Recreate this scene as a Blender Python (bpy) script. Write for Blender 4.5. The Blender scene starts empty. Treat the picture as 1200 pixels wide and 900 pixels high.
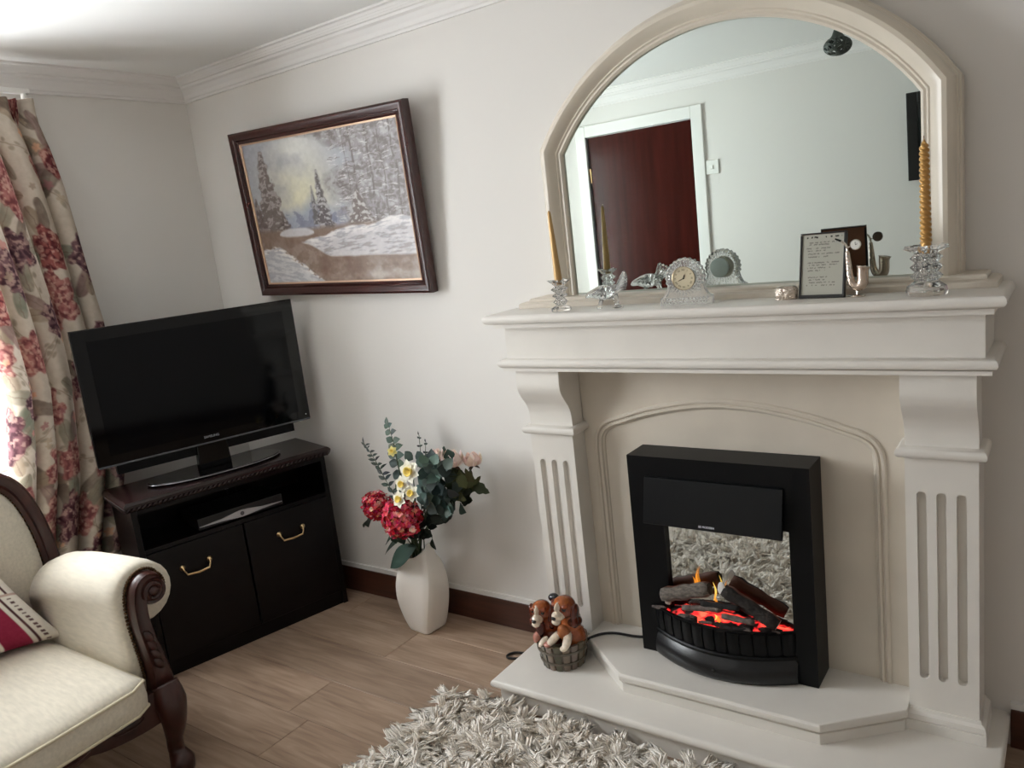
import bpy, bmesh, math, random
import numpy as np
from mathutils import Vector, Matrix, Euler, noise as mnoise
random.seed(7); RNG = np.random.default_rng(11)
PI = math.pi
scn = bpy.context.scene
C = scn.collection

# ------------------------------------------------------------------ camera
CAM = Vector((1.489, -2.1839, 1.4648)); YAW, PITCH, ROLL, FPX = .63145, -.19081, -.11665, 929.06
def cam_basis():
    fw = Vector((-math.sin(YAW)*math.cos(PITCH), math.cos(YAW)*math.cos(PITCH), math.sin(PITCH)))
    r = Vector((math.cos(YAW), math.sin(YAW), 0)); u = r.cross(fw)
    c, s = math.cos(ROLL), math.sin(ROLL)
    return c*r + s*u, -s*r + c*u, fw
CR, CU, CF = cam_basis()
cd = bpy.data.cameras.new('camera'); cam = bpy.data.objects.new('camera', cd); C.objects.link(cam)
cd.sensor_fit = 'HORIZONTAL'; cd.sensor_width = 36; cd.lens = FPX/1200*36; cd.clip_start = .02; cd.clip_end = 100
cam.matrix_world = Matrix(((CR.x, CU.x, -CF.x, CAM.x), (CR.y, CU.y, -CF.y, CAM.y), (CR.z, CU.z, -CF.z, CAM.z), (0, 0, 0, 1)))
scn.camera = cam
def at(px, py, axis, val):
    """point seen at photo pixel (px,py) on the plane axis=val"""
    d = CF + CR*(px-600)/FPX - CU*(py-450)/FPX
    t = (val-CAM[axis])/d[axis]
    return CAM + d*t

# ------------------------------------------------------------------ room sizes
XL, XR, YF, ZC = -1.6675, 3.6, -2.575, 2.245      # left wall, right wall, wall behind the camera, ceiling
WY0, WY1, WZ0, WZ1 = -1.96, -.90, .78, 2.07         # window opening in the left wall

# ------------------------------------------------------------------ world, light, exposure
w = bpy.data.worlds.new('overcast_sky'); scn.world = w; w.use_nodes = True
nt = w.node_tree; nt.nodes.clear()
wo = nt.nodes.new('ShaderNodeOutputWorld'); bg = nt.nodes.new('ShaderNodeBackground')
bg.inputs['Color'].default_value = (.93, .97, 1, 1); bg.inputs['Strength'].default_value = 32.0
nt.links.new(bg.outputs[0], wo.inputs[0])
pl = bpy.data.lights.new('window_portal', 'AREA'); pl.shape = 'RECTANGLE'; pl.size = WY1-WY0; pl.size_y = WZ1-WZ0
pl.cycles.is_portal = True
po = bpy.data.objects.new('window_portal', pl); C.objects.link(po)
po.location = (XL-.2, (WY0+WY1)/2, (WZ0+WZ1)/2); po.rotation_euler = Euler((PI/2, 0, -PI/2))
scn.view_settings.view_transform = 'Standard'; scn.view_settings.look = 'None'
scn.view_settings.gamma = 1; scn.view_settings.use_curve_mapping = False
scn.view_settings.exposure = 0.0
scn.cycles.use_denoising = True
scn.cycles.max_bounces = 20; scn.cycles.diffuse_bounces = 16; scn.cycles.glossy_bounces = 6; scn.cycles.transmission_bounces = 12
scn.cycles.transparent_max_bounces = 16
scn.cycles.sample_clamp_indirect = 6

# ------------------------------------------------------------------ helpers
def lin(c):
    return tuple((x/12.92 if x <= .04045 else ((x+.055)/1.055)**2.4) for x in c)
MATS = {}
def pmat(name, col, rough=.5, metal=0., spec=.5, var=None, bump=None, coat=0., trans=0., emit=None, sheen=0., ior=None, attr=False, stretch=(1, 1, 1), sss=0.):
    m = bpy.data.materials.new(name); m.use_nodes = True; t = m.node_tree; b = t.nodes['Principled BSDF']
    c = lin(col)
    b.inputs['Base Color'].default_value = (*c, 1); b.inputs['Roughness'].default_value = rough
    b.inputs['Metallic'].default_value = metal; b.inputs['Specular IOR Level'].default_value = spec
    b.inputs['Coat Weight'].default_value = coat; b.inputs['Coat Roughness'].default_value = .08
    b.inputs['Transmission Weight'].default_value = trans
    if sheen: b.inputs['Sheen Weight'].default_value = sheen
    if ior: b.inputs['IOR'].default_value = ior
    if emit: b.inputs['Emission Color'].default_value = (*lin(emit[0]), 1); b.inputs['Emission Strength'].default_value = emit[1]
    src = None
    if attr:
        a = t.nodes.new('ShaderNodeVertexColor'); a.layer_name = 'Col'; src = a.outputs[0]
        t.links.new(src, b.inputs['Base Color'])
    if var or bump:
        tc = t.nodes.new('ShaderNodeTexCoord'); mp = t.nodes.new('ShaderNodeMapping'); mp.inputs['Scale'].default_value = stretch
        t.links.new(tc.outputs['Object'], mp.inputs[0])
    if var:
        sc_, amt, det = var
        n = t.nodes.new('ShaderNodeTexNoise'); n.inputs['Scale'].default_value = sc_; n.inputs['Detail'].default_value = det
        t.links.new(mp.outputs[0], n.inputs[0])
        r = t.nodes.new('ShaderNodeMapRange'); r.inputs[1].default_value = .3; r.inputs[2].default_value = .7
        r.inputs[3].default_value = 1-amt; r.inputs[4].default_value = 1+amt
        t.links.new(n.outputs[0], r.inputs[0])
        mx = t.nodes.new('ShaderNodeVectorMath'); mx.operation = 'SCALE'
        if src: t.links.new(src, mx.inputs[0])
        else: mx.inputs[0].default_value = c
        t.links.new(r.outputs[0], mx.inputs['Scale']); t.links.new(mx.outputs[0], b.inputs['Base Color'])
    if bump:
        sc_, st, dist = bump
        n = t.nodes.new('ShaderNodeTexNoise'); n.inputs['Scale'].default_value = sc_; n.inputs['Detail'].default_value = 4
        t.links.new(mp.outputs[0], n.inputs[0])
        bp = t.nodes.new('ShaderNodeBump'); bp.inputs['Strength'].default_value = st; bp.inputs['Distance'].default_value = dist
        t.links.new(n.outputs[0], bp.inputs['Height']); t.links.new(bp.outputs[0], b.inputs['Normal'])
    MATS[name] = m
    return m

WM = {}                                              # world matrix of each object we make
class MB:
    def __init__(s): s.v = []; s.f = []; s.c = []
    def add(s, vs, fs, col=None):
        o = len(s.v); s.v += [tuple(p) for p in vs]; s.f += [tuple(i+o for i in f) for f in fs]
        s.c += [col]*len(vs); return s
    def box(s, x0, x1, y0, y1, z0, z1, col=None):
        return s.add([(x0,y0,z0),(x1,y0,z0),(x1,y1,z0),(x0,y1,z0),(x0,y0,z1),(x1,y0,z1),(x1,y1,z1),(x0,y1,z1)],
                     [(3,2,1,0),(4,5,6,7),(0,1,5,4),(1,2,6,5),(2,3,7,6),(3,0,4,7)], col)
    def loft(s, rings, cap=True, closed=True, col=None, capb=None):
        n = len(rings[0]); vs = [p for r in rings for p in r]; fs = []
        for i in range(len(rings)-1):
            for j in range(n if closed else n-1):
                k = (j+1) % n
                fs.append((i*n+j, i*n+k, (i+1)*n+k, (i+1)*n+j))
        if cap:
            fs.append(tuple(reversed(range(n)))); fs.append(tuple((len(rings)-1)*n+j for j in range(n)))
        return s.add(vs, fs, col)
    def prism(s, pts, axis, a, b, col=None):
        def mk(p, h):
            return (h, p[0], p[1]) if axis == 0 else ((p[0], h, p[1]) if axis == 1 else (p[0], p[1], h))
        return s.loft([[mk(p, a) for p in pts], [mk(p, b) for p in pts]], col=col)
    def lathe(s, prof, n=24, c=(0, 0, 0), col=None, lobes=None, cap=True):
        rings = []
        for r, z in prof:
            rg = []
            for k in range(n):
                a = 2*PI*k/n; q = r*(1+(lobes[1]*math.cos(lobes[0]*a) if lobes else 0))
                rg.append((c[0]+q*math.cos(a), c[1]+q*math.sin(a), c[2]+z))
            rings.append(rg)
        return s.loft(rings, cap=cap, col=col)
    def tube(s, pts, rad, n=8, cap=True, col=None, flat=1.):
        pts = [Vector(p) for p in pts]; m = len(pts); rings = []
        if not hasattr(rad, '__len__'): rad = [rad]*m
        up = None
        for i, p in enumerate(pts):
            t = (pts[min(i+1, m-1)]-pts[max(i-1, 0)])
            t = t.normalized() if t.length > 1e-9 else Vector((0, 0, 1))
            if up is None:
                up = Vector((0, 0, 1)) if abs(t.z) < .9 else Vector((1, 0, 0))
            a = t.cross(up); a = a.normalized() if a.length > 1e-6 else t.orthogonal().normalized()
            b = a.cross(t).normalized(); up = b
            rings.append([p+(a*math.cos(2*PI*k/n)+b*math.sin(2*PI*k/n)*flat)*rad[i] for k in range(n)])
        return s.loft(rings, cap=cap, col=col)
    def ell(s, c, r, nu=16, nv=10, rot=None, col=None):
        c = Vector(c); vs = []; R = rot if rot is not None else Matrix.Identity(3)
        for i in range(1, nv):
            th = PI*i/nv
            for k in range(nu):
                a = 2*PI*k/nu
                vs.append(c+R@Vector((r[0]*math.sin(th)*math.cos(a), r[1]*math.sin(th)*math.sin(a), r[2]*math.cos(th))))
        fs = []
        for i in range(nv-2):
            for k in range(nu):
                q = (k+1) % nu; fs.append((i*nu+k, (i+1)*nu+k, (i+1)*nu+q, i*nu+q))
        vs += [c+R@Vector((0, 0, r[2])), c+R@Vector((0, 0, -r[2]))]; t = len(vs)-2
        for k in range(nu):
            q = (k+1) % nu; fs.append((t, k, q)); fs.append((t+1, (nv-2)*nu+q, (nv-2)*nu+k))
        return s.add(vs, fs, col)
    def grid(s, P, nu, nv, col=None):
        vs = [P(i/nu, j/nv) for j in range(nv+1) for i in range(nu+1)]
        fs = [(j*(nu+1)+i, j*(nu+1)+i+1, (j+1)*(nu+1)+i+1, (j+1)*(nu+1)+i) for j in range(nv) for i in range(nu)]
        return s.add(vs, fs, col)
    def xf(s, M):
        s.v = [tuple(M @ Vector(p)) for p in s.v]; return s
    def mesh(s, name, mat=None, smooth=False):
        me = bpy.data.meshes.new(name); me.from_pydata(s.v, [], s.f); 
        if mat: me.materials.append(mat)
        if any(c is not None for c in s.c):
            a = me.color_attributes.new('Col', 'FLOAT_COLOR', 'POINT')
            a.data.foreach_set('color', np.array([(*lin(c if c is not None else (1, 1, 1)), 1) for c in s.c], dtype=np.float32).ravel())
        bm = bmesh.new(); bm.from_mesh(me); bmesh.ops.recalc_face_normals(bm, faces=bm.faces); bm.to_mesh(me); bm.free()
        if smooth: me.polygons.foreach_set('use_smooth', [True]*len(me.polygons))
        return me
    def build(s, name, mat, parent=None, smooth=False, bevel=0, seg=2, world=True, angle=None):
        """vertices are world coordinates (world=True) or the parent's own"""
        if parent is not None and world:
            s.xf(WM[parent].inverted())
        me = s.mesh(name, mat, smooth or angle is not None)
        if angle is not None:
            me.set_sharp_from_angle(angle=math.radians(angle))
        o = link(name, me, parent)
        if bevel:
            md = o.modifiers.new('bevel', 'BEVEL'); md.width = bevel; md.segments = seg; md.limit_method = 'ANGLE'; md.angle_limit = .6
            if not smooth: md.harden_normals = False
        return o
def link(name, data, parent=None):
    o = bpy.data.objects.new(name, data); C.objects.link(o)
    if parent is not None: o.parent = parent; WM[o] = WM[parent].copy()
    else: WM[o] = Matrix.Identity(4)
    return o
def thing(name, label, cat, loc=(0, 0, 0), rotz=0, group=None, rot=None):
    o = bpy.data.objects.new(name, None); C.objects.link(o); o.empty_display_size = .1
    o.location = loc; o.rotation_euler = rot if rot is not None else (0, 0, rotz)
    WM[o] = Matrix.Translation(loc) @ o.rotation_euler.to_matrix().to_4x4()
    return tag(o, label, cat, group)
def tag(o, label, cat, group=None, kind=None):
    o['label'] = label; o['category'] = cat
    if group: o['group'] = group
    if kind: o['kind'] = kind
    return o
def struct(o, label=None):
    o['kind'] = 'structure'
    if label: o['label'] = label
    return o
def baked(o):
    """evaluate the modifiers of o into a plain mesh"""
    dg = bpy.context.evaluated_depsgraph_get(); dg.update()
    me = bpy.data.meshes.new_from_object(o.evaluated_get(dg)); old = o.data
    o.modifiers.clear(); o.data = me
    return o
def catmull(pts, k=6):
    pts = [Vector(p) for p in pts]; out = []
    for i in range(len(pts)-1):
        p0 = pts[max(i-1, 0)]; p1 = pts[i]; p2 = pts[i+1]; p3 = pts[min(i+2, len(pts)-1)]
        for j in range(k):
            t = j/k
            out.append(.5*((2*p1)+(p2-p0)*t+(2*p0-5*p1+4*p2-p3)*t*t+(3*p1-p0-3*p2+p3)*t**3))
    out.append(pts[-1]); return out
def ring_slab(mb, x0, x1, yf, yb, prof):
    """slab with a moulded left, front and right edge; prof = (inset, z) from bottom to top"""
    mb.loft([[(x0+d, yf+d, z), (x1-d, yf+d, z), (x1-d, yb, z), (x0+d, yb, z)] for d, z in prof]); return mb
def bull(z0, z1, n=6, d0=0.):
    h = (z1-z0)/2
    return [(d0+h*.9*(1-math.cos(a)), (z0+z1)/2+h*math.sin(a)) for a in [(-PI/2)+PI*i/n for i in range(n+1)]]
def inset_poly(pts, d):
    n = len(pts); out = []
    for i in range(n):
        p0, p1, p2 = Vector(pts[i-1]), Vector(pts[i]), Vector(pts[(i+1) % n])
        a = (p1-p0).normalized(); b = (p2-p1).normalized()
        na = Vector((-a.y, a.x)); nb = Vector((-b.y, b.x)); den = 1+na.dot(nb)
        out.append(p1+(na+nb)*d/den)
    return out
def sweep2d(mb, path, prof, y0, closed=False, center=None):
    """path in the x-z plane; prof = list of (outward distance, y offset); outward = away from centre side"""
    n = len(path); rings = []
    for i in range(n):
        p = Vector(path[i]); a = Vector(path[min(i+1, n-1)])-p if i < n-1 else None; b = p-Vector(path[i-1]) if i > 0 else None
        if a is None: a = b
        if b is None: b = a
        a = a.normalized(); b = b.normalized()
        na = Vector((-a.y, a.x)); nb = Vector((-b.y, b.x)); den = max(.25, 1+na.dot(nb)); nrm = (na+nb)/den
        rings.append([(p.x+nrm.x*d, y0+y, p.y+nrm.y*d) for d, y in prof])
    return mb.loft(rings)
def text_mesh(name, body, size, mat, parent, M, extr=.0005, align='CENTER'):
    cu = bpy.data.curves.new(name, 'FONT'); cu.body = body; cu.size = size; cu.extrude = extr; cu.align_x = align; cu.align_y = 'CENTER'
    cu.resolution_u = 3
    tmp = bpy.data.objects.new(name, cu); C.objects.link(tmp)
    dg = bpy.context.evaluated_depsgraph_get(); dg.update()
    me = bpy.data.meshes.new_from_object(tmp.evaluated_get(dg)); bpy.data.objects.remove(tmp)
    me.transform(M); me.materials.clear(); me.materials.append(mat)
    return link(name, me, parent)
def vnoise(x, y, seed=0):
    """2D value noise, vectorised"""
    r = np.random.default_rng(seed).random((128, 128))
    xi = np.floor(x).astype(int); yi = np.floor(y).astype(int); fx = x-xi; fy = y-yi
    fx = fx*fx*(3-2*fx); fy = fy*fy*(3-2*fy)
    g = lambda a, b: r[a % 128, b % 128]
    return (g(xi, yi)*(1-fx)+g(xi+1, yi)*fx)*(1-fy)+(g(xi, yi+1)*(1-fx)+g(xi+1, yi+1)*fx)*fy
def fbm(x, y, seed=0, o=4):
    s = 0; a = .5; t = 0
    for i in range(o):
        s = s+a*vnoise(x*2**i, y*2**i, seed+i); t += a; a *= .55
    return s/t
def colour_grid(name, pos, cols, mat, parent=None, smooth=True, thick=0., world=True):
    """pos (nv+1,nu+1,3), cols (nv+1,nu+1,3) in sRGB"""
    nv, nu = pos.shape[0]-1, pos.shape[1]-1
    P = pos.reshape(-1, 3)
    if parent is not None and world:
        Mi = np.array(WM[parent].inverted()); P = P @ Mi[:3, :3].T + Mi[:3, 3]
    idx = np.arange((nv+1)*(nu+1)).reshape(nv+1, nu+1)
    F = np.stack([idx[:-1, :-1], idx[:-1, 1:], idx[1:, 1:], idx[1:, :-1]], -1).reshape(-1, 4)
    me = fast_mesh(name, P, F)
    set_cols(me, cols.reshape(-1, 3)); me.materials.append(mat)
    if smooth: me.polygons.foreach_set('use_smooth', np.ones(len(F), bool))
    o = link(name, me, parent)
    if thick:
        md = o.modifiers.new('solid', 'SOLIDIFY'); md.thickness = thick; md.offset = 0
    return o
def fast_mesh(name, P, F):
    me = bpy.data.meshes.new(name); k = F.shape[1]
    me.vertices.add(len(P)); me.vertices.foreach_set('co', np.asarray(P, np.float32).ravel())
    me.loops.add(F.size); me.loops.foreach_set('vertex_index', F.astype(np.int32).ravel())
    me.polygons.add(len(F)); me.polygons.foreach_set('loop_start', np.arange(0, F.size, k, dtype=np.int32))
    me.update(calc_edges=True); me.validate()
    return me
def nlin(c):
    c = np.clip(c, 0, 1); return np.where(c <= .04045, c/12.92, ((c+.055)/1.055)**2.4)
def set_cols(me, cols):
    a = me.color_attributes.new('Col', 'FLOAT_COLOR', 'POINT')
    a.data.foreach_set('color', np.concatenate([nlin(cols), np.ones((len(cols), 1))], 1).astype(np.float32).ravel())

# ------------------------------------------------------------------ materials
WALL = pmat('wall_paint', (.868, .856, .838), .75, spec=.25, bump=(60, .06, .003))
CEIL = pmat('ceiling_paint', (.91, .908, .90), .8, spec=.2)
COVE = pmat('coving_paint', (.89, .88, .87), .6, spec=.3)
MARBLE = pmat('cream_marble', (.855, .838, .81), .32, var=(7, .035, 6), spec=.45)
MARBLE2 = pmat('cream_marble_matt_shaded', (.80, .765, .71), .38, var=(6, .05, 6), spec=.4)  # darker, warmer marble: niche shade partly put into the colour; plinth shares it
BLACK = pmat('black_metal', (.012, .015, .022), .42, spec=.2, bump=(900, .05, .0005))
GLOSSB = pmat('gloss_black', (.010, .011, .016), .06, spec=.35)
SCREEN = pmat('screen', (.012, .016, .026), .08, spec=.2)
MAHOG = pmat('mahogany', (.035, .02, .022), .3, var=(4, .35, 5), stretch=(1, 8, 8), spec=.22)
MAHOGT = pmat('mahogany_top', (.12, .065, .062), .25, var=(4, .3, 5), stretch=(1, 8, 8), spec=.4)
CARVED = pmat('carved_wood', (.205, .085, .06), .35, var=(14, .4, 5), stretch=(3, 1, 1), coat=.15)
FRAMEW = pmat('frame_wood', (.20, .07, .055), .25, var=(10, .3, 4), coat=.3)
SKIRT = pmat('skirting_wood', (.27, .15, .105), .4, var=(5, .3, 5), stretch=(1, 10, 10))
DOORW = pmat('door_wood', (.215, .07, .05), .22, var=(2.5, .3, 5), stretch=(10, 10, .7), spec=.12)
WHITE = pmat('white_gloss', (.90, .895, .88), .3, spec=.45)
PLAST = pmat('white_plastic', (.9, .9, .88), .35)
GOLD = pmat('gilt', (.80, .62, .36), .35, metal=.9)
GOLDW = pmat('gold_wax', (.76, .59, .35), .28, metal=.65, spec=.5)
GOLDW2 = pmat('gold_wax_plain', (.72, .58, .38), .42, metal=.35)
BRASS = pmat('brass', (.82, .70, .52), .28, metal=1)
NAILB = pmat('nail_brass', (.30, .22, .14), .4, metal=.9)
SILVER = pmat('silver', (.86, .83, .80), .16, metal=1)
ROSEM = pmat('pinkish_silver', (.80, .73, .67), .2, metal=1, bump=(260, .5, .002))
GLASS = pmat('crystal', (1, 1, 1), .0, trans=.97, ior=1.54)
def cut_crystal():
    m = pmat('cut_crystal', (1, 1, 1), .0, trans=.96, ior=1.56); t = m.node_tree; L = t.links.new; b = t.nodes['Principled BSDF']
    tc = t.nodes.new('ShaderNodeTexCoord'); v = t.nodes.new('ShaderNodeTexVoronoi'); v.inputs['Scale'].default_value = 130; L(tc.outputs['Object'], v.inputs['Vector'])
    bp = t.nodes.new('ShaderNodeBump'); bp.inputs['Strength'].default_value = .9; bp.inputs['Distance'].default_value = .004; L(v.outputs['Distance'], bp.inputs['Height']); L(bp.outputs[0], b.inputs['Normal']); return m
CUT = cut_crystal()
GUN = pmat('dark_wire', (.36, .38, .36), .5, metal=.35)
CREAM = pmat('cream_fabric', (.82, .79, .725), .85, spec=.2, var=(22, .085, 7), bump=(420, .5, .002), stretch=(1, 5, 5), sheen=.15)
PIPING = pmat('piping_fabric', (.80, .76, .66), .8, spec=.2)
VC = pmat('printed', (1, 1, 1), .8, spec=.2, attr=True)
VCF = pmat('printed_fabric', (1, 1, 1), .9, spec=.15, attr=True, bump=(500, .2, .001))
def curtain_mat():
    m = pmat('curtain_fabric', (1, 1, 1), .9, spec=.15, attr=True, bump=(500, .2, .001)); t = m.node_tree; L = t.links.new
    o = t.nodes['Material Output']; b = t.nodes['Principled BSDF']; x = t.nodes.new('ShaderNodeMixShader'); tr = t.nodes.new('ShaderNodeBsdfTranslucent'); a = [n for n in t.nodes if n.type == 'VERTEX_COLOR'][0]
    L(a.outputs[0], tr.inputs[0]); x.inputs[0].default_value = .10; L(b.outputs[0], x.inputs[1]); L(tr.outputs[0], x.inputs[2]); L(x.outputs[0], o.inputs[0]); return m
CURT = curtain_mat()
PAINT = pmat('oil_paint', (1, 1, 1), .45, spec=.35, attr=True, bump=(120, .35, .002))
GLAZE = pmat('glazed_pottery', (1, 1, 1), .16, spec=.5, attr=True, coat=.35, var=(70, .12, 4))
VASEM = pmat('vase_ceramic', (.92, .90, .87), .4, spec=.4, bump=(25, .12, .003))
LEAFM = pmat('leaf', (1, 1, 1), .55, attr=True, spec=.3)
PETAL = pmat('petal', (1, 1, 1), .7, attr=True, spec=.2)
STEMG = pmat('stem', (.22, .27, .16), .6)
RUGM = pmat('rug_yarn', (1, 1, 1), .95, attr=True, spec=.1)
def yarn():
    t = RUGM.node_tree; L = t.links.new; o = t.nodes['Material Output']; b = t.nodes['Principled BSDF']; x = t.nodes.new('ShaderNodeMixShader'); tr = t.nodes.new('ShaderNodeBsdfTranslucent'); a = [n for n in t.nodes if n.type == 'VERTEX_COLOR'][0]
    L(a.outputs[0], tr.inputs[0]); x.inputs[0].default_value = .06; L(b.outputs[0], x.inputs[1]); L(tr.outputs[0], x.inputs[2]); L(x.outputs[0], o.inputs[0])
yarn()
BACKM = pmat('rug_backing', (.93, .90, .86), .95)
CORD = pmat('black_cord', (.03, .03, .035), .5)
CARD = pmat('brown_board', (.46, .28, .19), .7)
MIRROR = pmat('mirror_glass', (.815, .85, .835), .0, metal=1.)
def window_glass():
    m = bpy.data.materials.new('window_glass'); m.use_nodes = True; t = m.node_tree; t.nodes.clear()
    o = t.nodes.new('ShaderNodeOutputMaterial'); x = t.nodes.new('ShaderNodeMixShader'); a = t.nodes.new('ShaderNodeBsdfTransparent'); g = t.nodes.new('ShaderNodeBsdfGlossy')
    g.inputs['Roughness'].default_value = .02; x.inputs[0].default_value = .06
    t.links.new(a.outputs[0], x.inputs[1]); t.links.new(g.outputs[0], x.inputs[2]); t.links.new(x.outputs[0], o.inputs[0]); return m
PANE = window_glass()
def plank_mat():
    m = bpy.data.materials.new('laminate'); m.use_nodes = True; t = m.node_tree; b = t.nodes['Principled BSDF']; L = t.links.new
    tc = t.nodes.new('ShaderNodeTexCoord'); oi = t.nodes.new('ShaderNodeObjectInfo')
    ad = t.nodes.new('ShaderNodeVectorMath'); ad.operation = 'ADD'; sc_ = t.nodes.new('ShaderNodeVectorMath'); sc_.operation = 'SCALE'
    sc_.inputs[0].default_value = (17, 9, 5); L(oi.outputs['Random'], sc_.inputs['Scale'])
    L(tc.outputs['Object'], ad.inputs[0]); L(sc_.outputs[0], ad.inputs[1])
    mp = t.nodes.new('ShaderNodeMapping'); mp.inputs['Scale'].default_value = (1.2, 14, 1); L(ad.outputs[0], mp.inputs[0])
    n = t.nodes.new('ShaderNodeTexNoise'); n.inputs['Scale'].default_value = 3.2; n.inputs['Detail'].default_value = 7; n.inputs['Distortion'].default_value = .9; L(mp.outputs[0], n.inputs[0])
    mp2 = t.nodes.new('ShaderNodeMapping'); mp2.inputs['Scale'].default_value = (.8, 3.5, 1); L(ad.outputs[0], mp2.inputs[0])
    n2 = t.nodes.new('ShaderNodeTexNoise'); n2.inputs['Scale'].default_value = 2.5; n2.inputs['Detail'].default_value = 3; L(mp2.outputs[0], n2.inputs[0])
    r = t.nodes.new('ShaderNodeValToRGB'); e = r.color_ramp.elements
    e[0].position = .28; e[0].color = (*lin((.46, .375, .315)), 1); e[1].position = .72; e[1].color = (*lin((.71, .62, .54)), 1)
    x = e.new(.5) if hasattr(e, 'new') else None
    x.color = (*lin((.60, .51, .435)), 1)
    mixv = t.nodes.new('ShaderNodeMath'); mixv.operation = 'MULTIPLY_ADD'; mixv.inputs[1].default_value = .55
    m3 = t.nodes.new('ShaderNodeMath'); m3.operation = 'MULTIPLY'; m3.inputs[1].default_value = .45; L(n2.outputs[0], m3.inputs[0])
    L(n.outputs[0], mixv.inputs[0]); L(m3.outputs[0], mixv.inputs[2]); L(mixv.outputs[0], r.inputs[0])
    hv = t.nodes.new('ShaderNodeHueSaturation'); L(r.outputs[0], hv.inputs['Color'])
    rr = t.nodes.new('ShaderNodeMapRange'); rr.inputs[3].default_value = .88; rr.inputs[4].default_value = 1.1; L(oi.outputs['Random'], rr.inputs[0]); L(rr.outputs[0], hv.inputs['Value'])
    L(hv.outputs[0], b.inputs['Base Color']); b.inputs['Roughness'].default_value = .42; b.inputs['Specular IOR Level'].default_value = .35
    bp = t.nodes.new('ShaderNodeBump'); bp.inputs['Strength'].default_value = .12; bp.inputs['Distance'].default_value = .002; L(n.outputs[0], bp.inputs['Height']); L(bp.outputs[0], b.inputs['Normal'])
    return m
PLANK = plank_mat()

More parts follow.
